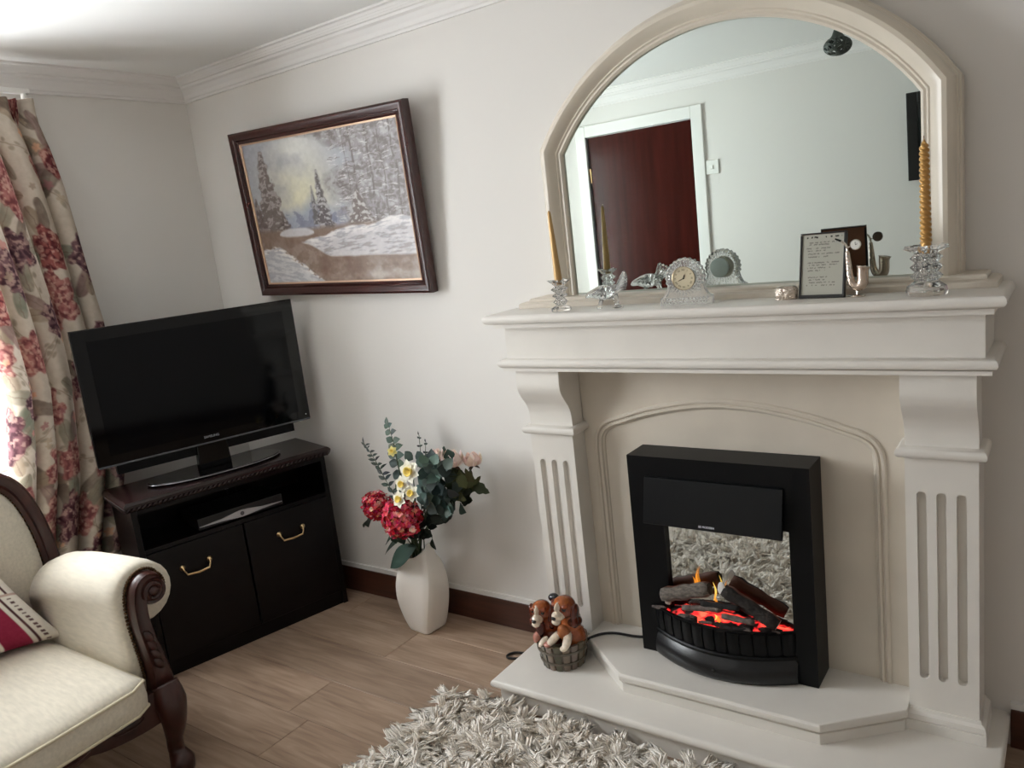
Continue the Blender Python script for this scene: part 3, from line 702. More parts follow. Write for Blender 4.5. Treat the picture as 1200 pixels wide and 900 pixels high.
    m = MB(); m.lathe([(.0300, 0), (.0312, .001), (.0312, .004), (.0302, .0045), (.0298, .003)], 40, cap=False); m.xf(Matrix.Translation((0, -.0145, .071)) @ Matrix.Rotation(PI/2, 4, 'X')); m.build('bezel', pmat('bezel_bronze', (.62, .55, .44), .3, metal=1), t, world=False, angle=40)
    m = MB(); m.lathe([(.0300, 0), (.0300, .0028)], 40); m.xf(Matrix.Translation((0, -.0145, .071)) @ Matrix.Rotation(PI/2, 4, 'X')); dl = m.build('dial', pmat('dial_cream', (.80, .755, .64), .5), t, world=False)
    ink = pmat('clock_ink', (.07, .06, .05), .5)
    for h, s in enumerate(('XII', 'I', 'II', 'III', 'IIII', 'V', 'VI', 'VII', 'VIII', 'IX', 'X', 'XI')):
        a = PI/2-2*PI*h/12; M = Matrix.Translation((.0222*math.cos(a), -.0176, .071+.0222*math.sin(a))) @ Matrix.Rotation(PI/2, 4, 'X') @ Matrix.Rotation(a-PI/2, 4, 'Z')
        text_mesh('numeral', s, .0072, ink, dl, M, .0001)
    def hand(a, l, w_):
        m = MB(); m.prism([(-w_, -.002), (w_, -.002), (w_*1.6, l*.6), (0, l), (-w_*1.6, l*.6)], 2, 0, .0004)
        m.xf(Matrix.Translation((0, -.0182, .071)) @ Matrix.Rotation(PI/2, 4, 'X') @ Matrix.Rotation(a-PI/2, 4, 'Z')); m.build('hand', ink, dl, world=False)
    hand(math.radians(68), .0125, .0011); hand(math.radians(203), .0185, .0006)
    m = MB(); m.lathe([(.0022, 0), (.002, .001)], 12); m.xf(Matrix.Translation((0, -.0182, .071)) @ Matrix.Rotation(PI/2, 4, 'X')); m.build('hub', ink, dl, world=False)
    m = MB(); m.lathe([(.027, 0), (.028, .004), (.028, .010), (.024, .012)], 32); m.xf(Matrix.Translation((0, .017, .071)) @ Matrix.Rotation(-PI/2, 4, 'X')); m.build('movement_cover', pmat('pale_cover', (.80, .82, .81), .35), t, world=False, angle=40)
    # crystal bird
    c = at(716, 355, 1, -.200); c = Vector((c.x, -.200, SZ))
    t = thing('crystal_bird', 'small clear crystal bird with raised ribbed tail beside the clock', 'ornament', c, rotz=0); t.scale = (1.28, 1.28, 1.28)
    m = MB(); ln = catmull([(-.062, 0, .026, ), (-.048, 0, .032), (-.030, 0, .034), (0, 0, .036), (.022, 0, .044)], 4)
    rr = [.002, .004, .006, .0075, .0085, .0095, .011, .013, .0145, .016, .017, .0165, .015, .0135, .012, .010, .008]
    m.tube(ln, rr[:len(ln)], 12); m.build('body', GLASS, t, world=False, smooth=True)
    m = MB()
    for k in range(7):
        a = math.radians(28+9*k-20); w0 = Vector((.010, (k-3)*.003, .040)); p1 = w0+Vector((.042*math.cos(a), (k-3)*.004, .042*math.sin(a)))
        m.tube([w0, w0.lerp(p1, .5), w0.lerp(p1, .9), p1], [.003, .0052, .005, .001], 6)
    m.build('tail', GLASS, t, world=False)
    for sgn in (-1, 1):
        m = MB()
        for k in range(5):
            p0 = Vector((-.01, sgn*.012, .044)); p1 = Vector((-.045+.012*k, sgn*(.020+.002*k), .034-.002*k)); m.tube([p0, p0.lerp(p1, .6), p1], [.003, .004, .001], 6)
        m.build('wing', GLASS, t, world=False)
    MB().tube([(.010, 0, .030), (.014, 0, .014), (.016, 0, .004), (.016, 0, 0)], [.008, .005, .006, .013], 10).build('leg', GLASS, t, world=False, smooth=True)
    MB().tube([(-.02, 0, .024), (-.028, 0, .008), (-.03, 0, 0)], [.006, .004, .007], 8).build('leg', GLASS, t, world=False, smooth=True)
    # embossed silver box
    c = at(922, 346, 1, -.175); c = Vector((c.x, -.175, SZ))
    t = thing('trinket_box', 'tiny embossed silver trinket box with domed lid', 'trinket box', c, rotz=.15)
    emb = pmat('embossed_silver', (.80, .75, .70), .25, metal=1, bump=(130, 1, .006))
    m = MB(); hull = lambda s, z: [(.027*s*math.copysign(abs(math.cos(a))**.6, math.cos(a)), .018*s*math.copysign(abs(math.sin(a))**.6, math.sin(a)), z) for a in [2*PI*k/24 for k in range(24)]]
    m.loft([hull(.95, 0), hull(1, .003), hull(1, .017)]); m.build('box', emb, t, world=False, angle=50)
    m = MB(); m.loft([hull(1.02, .0172), hull(1.03, .020), hull(.98, .027), hull(.8, .032), hull(.45, .034)]); m.build('lid', emb, t, world=False, angle=50)
    # verse card in a dark frame on an easel back
    a_, b_ = at(939, 351, 1, -.185), at(988, 348, 1, -.18); wv = (b_-a_).length
    c = Vector(((a_.x+b_.x)/2, -.185, SZ)); lean = .20
    t = thing('verse_plaque', 'small dark framed verse card with faint printed lines standing on the mantel', 'plaque', c, rotz=-.12)
    H = .158; W2 = .0555
    Rl = Matrix.Rotation(-lean, 4, 'X')
    m = MB()
    for q in ((-W2, W2, -.005, .005, 0, .008), (-W2, W2, -.005, .005, H-.003, H), (-W2, -W2+.005, -.005, .005, .006, H-.004), (W2-.006, W2, -.005, .005, .006, H-.004)): m.box(*q)
    m.xf(Rl); m.build('frame', pmat('plaque_black', (.055, .05, .045), .3), t, world=False, bevel=.001)
    nx, nz = 110, 150
    u, v = np.meshgrid(np.linspace(0, 1, nx+1), np.linspace(0, 1, nz+1))
    pos = np.stack([-W2+.005+u*(2*W2-.011), -.0022+0*u, .006+v*(H-.010)], -1); pos = pos @ np.array(Rl.to_3x3()).T
    base = np.array([.65, .645, .60]); col = np.ones(u.shape+(3,))*base
    rg = np.random.default_rng(5); rows = [(.955, .10, .95, 1)]+[(y, .10+.08*rg.random(), .55+.35*rg.random(), 0) for y in (.87, .835, .775, .735, .685, .635, .54, .50, .455, .41, .30, .26, .215, .17)]
    for yv, xa, xb, big in rows:
        on = (np.abs(v-yv-.012*(vnoise(u*60, u*0+yv*90, 3)-.5)) < (.012 if big else .0085)) & (u > xa) & (u < xb) & (vnoise(u*(26 if big else 34), u*0+yv*50, 4) > (.55 if big else .38))
        col[on] = (.16, .15, .14) if big else (.47, .46, .43)
    colour_grid('card', pos, col, VC, t, world=False, smooth=False)
    MB().box(-W2+.001, W2-.001, .0005, .0048, .002, H-.002).xf(Rl).build('back_board', CARD, t, world=False, bevel=.001)
    m = MB(); top = Rl @ Vector((0, .005, .105)); m.prism([(-.022, 0), (.022, 0), (.012, .105), (-.012, .105)], 1, -.001, .001); m.xf(Matrix.Translation((0, .060, 0)) @ Matrix.Rotation(.30, 4, 'X')); m.build('easel_leg', CARD, t, world=False)
    # saxophone with a tiny clock
    c = at(1000, 345, 1, -.185); c = Vector((c.x, -.185, SZ))
    t = thing('miniature_saxophone', 'miniature silver saxophone ornament with a tiny round clock on a stand', 'ornament', c, rotz=.1)
    m = MB(); m.lathe([(.020, 0), (.021, .002), (.019, .004), (.004, .0055)], 20, (.006, 0, 0)); m.build('stand', SILVER, t, world=False, angle=40)
    MB().tube([(.008, 0, .004), (.010, 0, .022)], .002, 6).build('stand_pin', SILVER, t, world=False)
    body = catmull([(-.010, 0, .108), (-.008, 0, .080), (-.005, 0, .045), (.000, 0, .030), (.010, 0, .024), (.020, 0, .030), (.022, 0, .045), (.022, 0, .059), (.024, 0, .070)], 5)
    rad = [.0048+.0080*min(1, i/24) for i in range(len(body))]; rad[-8:] = [.0128, .0129, .0130, .0131, .0134, .0139, .0148, .0162]
    MB().tube(body, rad, 14).build('body', ROSEM, t, world=False, smooth=True)
    MB().tube(catmull([(-.010, 0, .106), (-.011, 0, .118), (-.016, 0, .127), (-.024, 0, .133)], 4), [.0028]*10+[.0024]*3, 8).build('neck', SILVER, t, world=False, smooth=True)
    MB().tube([(-.023, 0, .1325), (-.036, 0, .139)], [.0026, .0018], 8).build('mouthpiece', GLOSSB, t, world=False)
    for k in range(7):
        z = .048+.008*k; m = MB(); m.lathe([(.0034, 0), (.0036, .0012), (.002, .002)], 10); m.xf(Matrix.Translation((-.0055-.0007*k, -.0072, z)) @ Matrix.Rotation(PI/2, 4, 'X')); m.build('key', SILVER, t, world=False)
    MB().tube([(-.001, -.006, .04), (-.0065, -.005, .10)], .0009, 5).build('key_rod', SILVER, t, world=False)
    m = MB(); m.lathe([(.0125, 0), (.0125, .006), (.011, .008), (.010, .007)], 24); m.xf(Matrix.Translation((.008, .003, .122)) @ Matrix.Rotation(PI/2, 4, 'X')); q = m.build('clock_case', SILVER, t, world=False, angle=40)
    m = MB(); m.lathe([(.0102, 0), (.0102, .0004)], 24); m.xf(Matrix.Translation((.008, -.0043, .122)) @ Matrix.Rotation(PI/2, 4, 'X')); m.build('clock_face', PLAST, q, world=False)
    MB().tube([(.008, -.005, .122), (.008, -.005, .129)], .0005, 4).tube([(.008, -.005, .122), (.0125, -.005, .1235)], .0005, 4).build('clock_hands', GLOSSB, q, world=False)
    MB().tube([(-.008, 0, .117), (.002, 0, .120)], .0015, 6).build('clock_arm', SILVER, t, world=False)
ornaments()

# ================================================================== PAINTING
def painting_colours(nu, nv):
    u, v = np.meshgrid(np.linspace(0, 1, nu+1), np.linspace(0, 1, nv+1))
    n1 = fbm(u*6, v*6, 1); n2 = fbm(u*19+v*7, v*17-u*8, 5); n3 = fbm(u*60, v*45, 9, 2)
    A = lambda *c: np.array(c)
    col = np.ones(u.shape+(3,))*A(.64, .65, .69)
    def mix(c, m): 
        nonlocal col; m = np.clip(m, 0, 1)[..., None]; col = col*(1-m)+np.asarray(c)*m
    g = np.exp(-(((u-.34)/.22)**2+((v-.62)/.30)**2)); mix(A(.83, .81, .70), g*.95)
    g = np.exp(-(((u-.36)/.16)**2+((v-.90)/.16)**2)); mix(A(.86, .86, .84), g*.8)
    mix(A(.58, .58, .62), np.clip((n1-.5)*1.6, 0, .5))
    # misty trees far behind
    h = .50+.10*fbm(u*9, u*0, 21)+.06*np.exp(-((u-.42)/.07)**2)
    mix(A(.56, .58, .65), ((v < h) & (v > .36))*np.clip((h-v)*9, 0, .85)*(u > .2)*(u < .62))
    mix(A(.42, .43, .50), ((v < h-.05) & (v > .36) & (n2 > .5))*.6*(u > .22)*(u < .60))
    # grey haze of trees on the right
    edge = .55+.10*(fbm(v*9, v*0+2, 31)-.5)*2+.10*np.sin(v*17)*(v > .5)-.12*np.clip((v-.8)*5, 0, 1)
    m = np.clip((u-edge)*9, 0, 1)*np.clip((v-.34)*30, 0, 1); mix(A(.55, .525, .52), m*.85)
    wu = u+.05*(fbm(u*13, v*11, 71)-.5); wv_ = v+.07*(fbm(u*12, v*13, 75)-.5); sp = .6*fbm(wu*27+wv_*9, wv_*31-wu*12, 51, 4)+.4*fbm(wu*70, wv_*55, 55, 2); mix(A(.42, .385, .375), m*np.clip((sp-.50)*7, 0, .8)); mix(A(.72, .71, .715), m*np.clip((.44-sp)*8, 0, .7))
    for ux, w_ in ((.66, .004), (.70, .007), (.80, .008), (.87, .005), (.94, .007)):
        mix(A(.36, .32, .305), np.clip((w_-np.abs(u-ux-.03*(n1-.5)-.02*(v-.4)))/.004, 0, 1)*(v > .36)*np.clip((n3-.25)*4, 0, .75))
    rg = np.random.default_rng(4)
    for k in range(230):
        bx = rg.choice([.60, .66, .72, .80, .88, .94])+rg.normal()*.015; by = .40+.58*rg.random(); L = .02+.07*rg.random()*(1.25-by); s = rg.choice([-1, 1])
        x = (u-bx)*s; yv = by+.30*x-3.5*x*x+.018*(n2-.5)
        mm = (x > 0)*(x < L)*np.clip((.0035-np.abs(v-yv-.010*(n3-.5)))/.003, 0, 1)*np.clip(n3*2-.3, 0, 1)
        mix(A(.86, .845, .84) if rg.random() < .62 else A(.38, .335, .32), mm*.85)
    # conifers: (centre, base, top, half width)
    def fir(cx, b, t, hw, dark, snow):
        s = np.clip((t-v)/(t-b), 0, 1); wv = hw*(.08+.92*s**.9)*(.80+.22*np.abs(np.sin(s*24+3*n2)))*(.55+.9*fbm(u*50, v*36, 61, 3))
        m = ((v > b) & (v < t))*np.clip((wv-np.abs(u-cx))/.012+.3, 0, 1)
        mix(dark, m*.92); mix(snow, m*np.clip((fbm(u*45+v*22*np.sign(u-cx), v*60, 40, 3)-.50)*9, 0, .8))
        
    fir(.125, .27, .93, .125, A(.42, .375, .36), A(.66, .63, .62)); fir(.03, .26, .62, .07, A(.40, .35, .34), A(.58, .55, .54))
    fir(.20, .26, .50, .09, A(.36, .315, .30), A(.68, .655, .64))
    fir(.425, .40, .66, .032, A(.36, .34, .34), A(.62, .61, .62)); fir(.475, .37, .76, .055, A(.33, .30, .30), A(.74, .73, .73))
    fir(.70, .36, .60, .09, A(.42, .37, .35), A(.80, .79, .78))
    # ground: brown stream, snow banks
    sf = lambda d, w_=.014: np.clip(.5+d/w_, 0, 1)
    st = lambda a_, b_, x_: (lambda q: q*q*(3-2*q))(np.clip((x_-a_)/(b_-a_), 0, 1))
    mix(A(.50, .42, .37), sf(.385+.03*(n1-.5)-v, .03))
    mix(A(.62, .56, .52), sf(.30-v, .1)*np.clip((n2-.46)*4, 0, .5)); mix(A(.40, .28, .22), sf(.35-v, .04)*st(.14, .24, u)*(1-st(.55, .72, u))*np.clip((n1-.30)*3, 0, .75))
    mix(A(.70, .665, .635), (1-st(.06, .19, v))*st(.55, .85, u)*np.clip(.35+1.6*(n2-.45), 0, .8))
    mix(A(.80, .77, .75), np.exp(-(((u-.76)/.10)**2+((v-.05)/.03)**2))*.6)
    hump = np.clip(1-((u-.27)/.12)**2, 0, 1)**.5; t1 = .352+.038*hump+.014*(n2-.5); b1 = .352-.022*hump+.01*(n2-.5)
    mF = sf(t1-v)*sf(v-b1)*(hump > 0); mix(A(.79, .785, .80), mF*.9)
    t2 = .285+.075*st(.30, .55, u)+.045*st(.55, .95, u)+.022*(n2-.5)+.012*np.sin(u*23); b2 = .285-.105*st(.30, .50, u)+.012*(n2-.5)-.01*st(.6, 1, u)
    mB = sf(t2-v)*sf(v-b2)*st(.28, .32, u); mix(A(.79, .78, .79), mB*.95); sk = fbm(u*16+v*30, v*70-u*14, 81, 4); mix(A(.64, .635, .665), mB*np.clip((sk-.46)*6, 0, .75)); mix(A(.90, .885, .875), mB*sf(v-t2+.04, .06)*np.clip((.62-sk)*5, 0, .95)); mix(A(.56, .51, .48), mB*np.clip((sk-.56)*5, 0, .5)*sf(t2-.05-v, .06))
    mix(A(.80, .785, .78), mB*sf(b2+.03-v, .02)*np.clip((n2-.4)*3, 0, .6))
    t3 = .245+.02*np.sin(u*14)-.07*st(.10, .26, u)-.21*st(.22, .50, u)+.035*(n2-.5); mC = sf(t3-v)
    mix(A(.80, .795, .80), mC); sk = fbm(u*18-v*22, v*60+u*16, 83, 4); mix(A(.66, .66, .69), mC*np.clip((sk-.45)*6, 0, .7)); mix(A(.93, .915, .90), mC*sf(v-t3+.04, .06)*np.clip((.64-sk)*5, 0, .95)); mix(A(.45, .36, .30), mC*sf(v-t3+.022, .02)*np.clip((n3-.55)*6, 0, .7))
    col = col+(n3[..., None]-.5)*.07
    return u, v, col
def framed(name, label, cat, x, y, z, rt, lean, W_, H_, fw, prof, canvas):
    t = thing(name, label, cat, (x, y, z))
    R = Matrix.Translation((x, y, z)) @ Matrix.Rotation(-rt, 4, 'Y') @ Matrix.Rotation(lean, 4, 'X')
    return t, R
def picture():
    x, y, z, rt, lean, W_, H_ = -.8495, -.03, 1.2965, -.036, .078, .945, .657
    t = thing('landscape_painting', 'snowy forest stream oil painting in a dark mahogany frame', 'painting', (x, y, z))
    R = Matrix.Translation((x, y, z)) @ Matrix.Rotation(-rt, 4, 'Y') @ Matrix.Rotation(lean, 4, 'X')
    fw = .046
    path = [(-W_/2+fw, fw), (-W_/2+fw, H_-fw), (W_/2-fw, H_-fw), (W_/2-fw, fw)]
    def fr(prof, nm, mat):
        rings = []; n = 4
        for i in range(5):
            k = i % 4; sx = -1 if k in (0, 1) else 1; sz = -1 if k in (0, 3) else 1
            rings.append([(path[k][0]+sx*d, yy, path[k][1]+sz*d) for d, yy in prof])
        m = MB(); m.loft(rings, cap=False); 
        m.xf(R); return m.build(nm, mat, t, angle=25)
    fr([(0, .012), (0, -.004), (.006, -.008), (.012, -.006), (.016, -.012), (.026, -.018), (.036, -.020), (.044, -.016), (.046, -.008), (.046, .020), (0, .020), (0, .012)], 'frame', FRAMEW)
    fr([(-.007, .004), (-.006, -.003), (-.001, -.005), (.001, -.003), (.001, .004), (-.007, .004)], 'gilt_slip', pmat('gilt_slip', (.80, .68, .58), .35, metal=.5))
    nu, nv = 330, 235; u, v, col = painting_colours(nu, nv)
    pos = np.stack([-W_/2+fw-.002+u*(W_-2*fw+.004), .002+0*u, fw-.002+v*(H_-2*fw+.004)], -1)
    Rn = np.array(R); pos = pos @ Rn[:3, :3].T+Rn[:3, 3]
    colour_grid('canvas', pos, col, PAINT, t)
    MB().box(-W_/2+.01, W_/2-.01, .012, .018, .01, H_-.01).xf(R).build('backing', CARD, t)
picture()

def far_picture():
    x, z, W_, H_ = 1.06, 1.478, .58, .43; lean = .07
    t = thing('dark_framed_picture', 'dark framed picture hanging on the wall opposite the fireplace', 'picture', (x, YF+.006, z))
    R = Matrix.Translation((x, YF+.008, z)) @ Matrix.Rotation(PI, 4, 'Z') @ Matrix.Rotation(lean, 4, 'X')
    m = MB()
    for b in ((-W_/2, -W_/2+.05, -.03, 0, 0, H_), (W_/2-.05, W_/2, -.03, 0, 0, H_), (-W_/2+.05, W_/2-.05, -.03, 0, 0, .05), (-W_/2+.05, W_/2-.05, -.03, 0, H_-.05, H_)): m.box(*b)
    m.xf(R).build('frame', pmat('dark_frame', (.06, .045, .045), .4), t, bevel=.003)
    MB().box(-W_/2+.05, W_/2-.05, -.02, -.004, .05, H_-.05).xf(R).build('print', pmat('dark_print', (.12, .13, .15), .3, var=(6, .6, 4)), t)
far_picture()

# ================================================================== TV CORNER
def tv_cabinet():
    t = thing('tv_cabinet', 'dark mahogany corner television cabinet with open shelf and two brass-handled doors', 'cabinet', (-1.1165, -.4726, 0), rotz=1.3198)
    w_, H, D = .756, .6855, .272; h = w_/2; b = dict(world=False)
    # local: x along the front, -y is the front, +y goes back
    m = MB(); ring_slab(m, -h-.022, h+.022, -.022, D+.006, [(.012, .650), (.006, .654), (.004, .664), (0, .668), (0, .676), (.006, .683), (.010, .6855)]); top = m.build('top', MAHOGT, t, angle=30, **b)
    for k in range(44):                                        # rope moulding under the edge
        xx = -h-.010+k*(w_+.02)/43; m = MB(); m.tube([(xx-.008, -.0185, .6545), (xx+.008, -.0185, .6665)], .0052, 6); m.build('rope_twist', MAHOGT, top, smooth=True, **b)
    for k in range(15):
        yy = -.012+k*(D)/14; m = MB(); m.tube([(-h-.0185, yy-.008, .6665), (-h-.0185, yy+.008, .6545)], .0052, 6); m.build('rope_twist', MAHOGT, top, smooth=True, **b)
    for s in (-1, 1):
        MB().box(*( (-h, -h+.02) if s < 0 else (h-.02, h)), 0, D, .0, .650).build('side_panel', MAHOG, t, bevel=.001, **b)
    MB().box(-h+.02, h-.02, D-.012, D, .05, .65).build('back_panel', MAHOG, t, **b)
    MB().box(-h+.02, h-.02, .0, D-.012, .482, .497).build('shelf', MAHOG, t, **b)
    MB().box(-h+.02, h-.02, .0, .014, .632, .650).build('top_rail', MAHOG, t, **b)
    MB().box(-h+.02, h-.02, .008, .02, 0, .055).build('plinth', MAHOG, t, **b)
    MB().box(-h+.02, h-.02, .01, D-.012, .055, .068).build('bottom_panel', MAHOG, t, **b)
    for s in (-1, 1):
        xa, xb = (-h+.021, -.003) if s < 0 else (.003, h-.021)
        m = MB(); m.box(xa, xb, -.004, .014, .060, .480); d = m.build('door', MAHOG, t, bevel=.003, **b)
        cx = -.1975 if s < 0 else .1815; z = .392
        for e in (-1, 1):
            m2 = MB(); m2.lathe([(.0, 0), (.010, .001), (.011, .004), (.007, .007), (.005, .012), (.0, .013)], 14); m2.xf(Matrix.Translation((cx+e*.050, -.004, z)) @ Matrix.Rotation(PI/2, 4, 'X')); m2.build('handle_rose', BRASS, d, smooth=True, **b)
        MB().tube([(cx-.050, -.014, z), (cx-.047, -.018, z-.012), (cx-.040, -.022, z-.026), (cx, -.024, z-.029), (cx+.040, -.022, z-.026), (cx+.047, -.018, z-.012), (cx+.050, -.014, z)], [.0035, .0032, .004, .0045, .004, .0032, .0035], 8).build('handle', BRASS, d, smooth=True, **b)
    # set-top box
    q = thing('set_top_box', 'slim black set-top box with curved silver front on the cabinet shelf', 'set-top box', tuple(WM[t] @ Vector((0.01, .10, .4972))), rotz=1.3198)
    MB().box(-.168, .168, -.085, .11, .003, .048).build('case', pmat('box_black', (.03, .03, .033), .35), q, bevel=.003, **b)
    pr = [(-.165, .018), (-.08, .0225), (-.03, .031), (0, .034), (.03, .031), (.08, .0225), (.165, .018), (.165, .015), (.08, .0125), (.03, .008), (0, .006), (-.03, .008), (-.08, .0125), (-.165, .015)]
    MB().prism(pr, 1, -.089, -.0845).build('silver_trim', pmat('trim_silver', (.72, .72, .74), .28, metal=.85), q, bevel=.0008, **b)
    m = MB(); m.lathe([(.008, 0), (.008, .001)], 20); m.xf(Matrix.Translation((0, -.089, .02)) @ Matrix.Rotation(PI/2, 4, 'X')); m.build('button_ring', pmat('ring_grey', (.35, .35, .37), .3, metal=.8), q, **b)
    for xx in (-.14, .14): MB().box(xx-.012, xx+.012, -.06, .09, 0, .0032).build('foot', CORD, q, **b)
    # two small pale plugs at the back of the shelf
    for xx, hh in ((.045, .0), (.075, 0)):
        pt = WM[t] @ Vector((xx, .235, .60))
    return t
CAB = tv_cabinet()
def television():
    yaw = 1.2595; n = Vector((math.sin(yaw), -math.cos(yaw), 0))
    t = thing('television', 'large flat screen television with glossy black bezel on its stand', 'television', (-1.227, -.4613, .6858), rotz=yaw); b = dict(world=False)
    W_, H = .8088, .4957; z0 = 1.0469-.6858-H/2; hw = W_/2
    m = MB(); m.loft([[(-hw+d, y, z0+d), (hw-d, y, z0+d), (hw-d, y, z0+H-d), (-hw+d, y, z0+H-d)] for d, y in ((.004, 0), (0, .004), (0, .026), (.010, .034))]); m.build('bezel', GLOSSB, t, angle=40, **b)
    m = MB(); m.loft([[(-.34, y, z0+d), (.34, y, z0+d), (.34, y, z0+H-e), (-.34, y, z0+H-e)] for y, d, e in ((.034, -.045, .05), (.060, -.045, .08), (.085, .0, .12))]); m.build('rear_housing', BLACK, t, **b)
    sx0, sx1, sz0, sz1 = -.357, .357, z0+.036, z0+H-.043
    MB().box(sx0, sx1, -.0012, .002, sz0, sz1).build('screen', SCREEN, t, **b)
    MB().box(-hw+.004, hw-.004, -.004, .010, z0-.004, z0+.003).build('bottom_trim', pmat('clear_trim', (.42, .43, .45), .15, metal=.6), t, bevel=.0015, **b)
    M = Matrix.Translation((0, -.0016, z0+.0225)) @ Matrix.Rotation(PI/2, 4, 'X')
    text_mesh('brand_lettering', 'SAMSUNG', .0125, pmat('logo_grey', (.62, .63, .66), .4), t, M)
    m = MB(); m.tube([(.385, -.0005, z0+.02), (.388, -.0012, z0+.02)], .0018, 8); m.build('standby_light', PLAST, t, **b)
    # stand
    m = MB(); m.loft([[(-.062, .012, 0.012), (.062, .012, .012), (.062, .050, .012), (-.062, .050, .012)], [(-.055, .012, z0+.05), (.055, .012, z0+.05), (.055, .042, z0+.05), (-.055, .042, z0+.05)]]); m.build('neck', GLOSSB, t, bevel=.003, **b)
    m = MB(); el = lambda s, z: [(.255*s*math.copysign(abs(math.cos(a))**.8, math.cos(a)), .02+.105*s*math.sin(a), z) for a in [2*PI*k/48 for k in range(48)]]
    m.loft([el(.985, 0), el(1, .003), el(1, .009), el(.985, .012)]); m.build('base', GLOSSB, t, angle=30, **b)
    m = MB(); m.tube([(.255*math.copysign(abs(math.cos(a))**.8, math.cos(a)), .02+.105*math.sin(a), .0065) for a in [PI+PI*k/40 for k in range(41)]], .003, 6); m.build('base_trim', pmat('base_trim', (.55, .55, .57), .2, metal=.8), t, smooth=True, **b)
television()
def scart():
    M = WM[CAB]
    for i, (xx, lab) in enumerate(((.045, 'upper'), (.078, 'angled'))):
        p = M @ Vector((xx, .254, .575+.004*i))
        o = thing('power_plug', ('round' if i == 0 else 'angled')+' pale grey plug at the back of the cabinet shelf', 'plug', p, rotz=1.3198)
        m = MB(); m.box(-.008, .008, -.018, .006, -.014, .014)
        m.build('plug_body', pmat('plug_grey%d' % i, (.6, .6, .62), .5), o, bevel=.005, world=False)
        MB().tube([(0, -.016, -.010), (.003 if i else -.003, -.022, -.04), (.002, -.004, -.078)], .0025, 6).build('plug_lead', CORD, o, smooth=True, world=False)
scart()

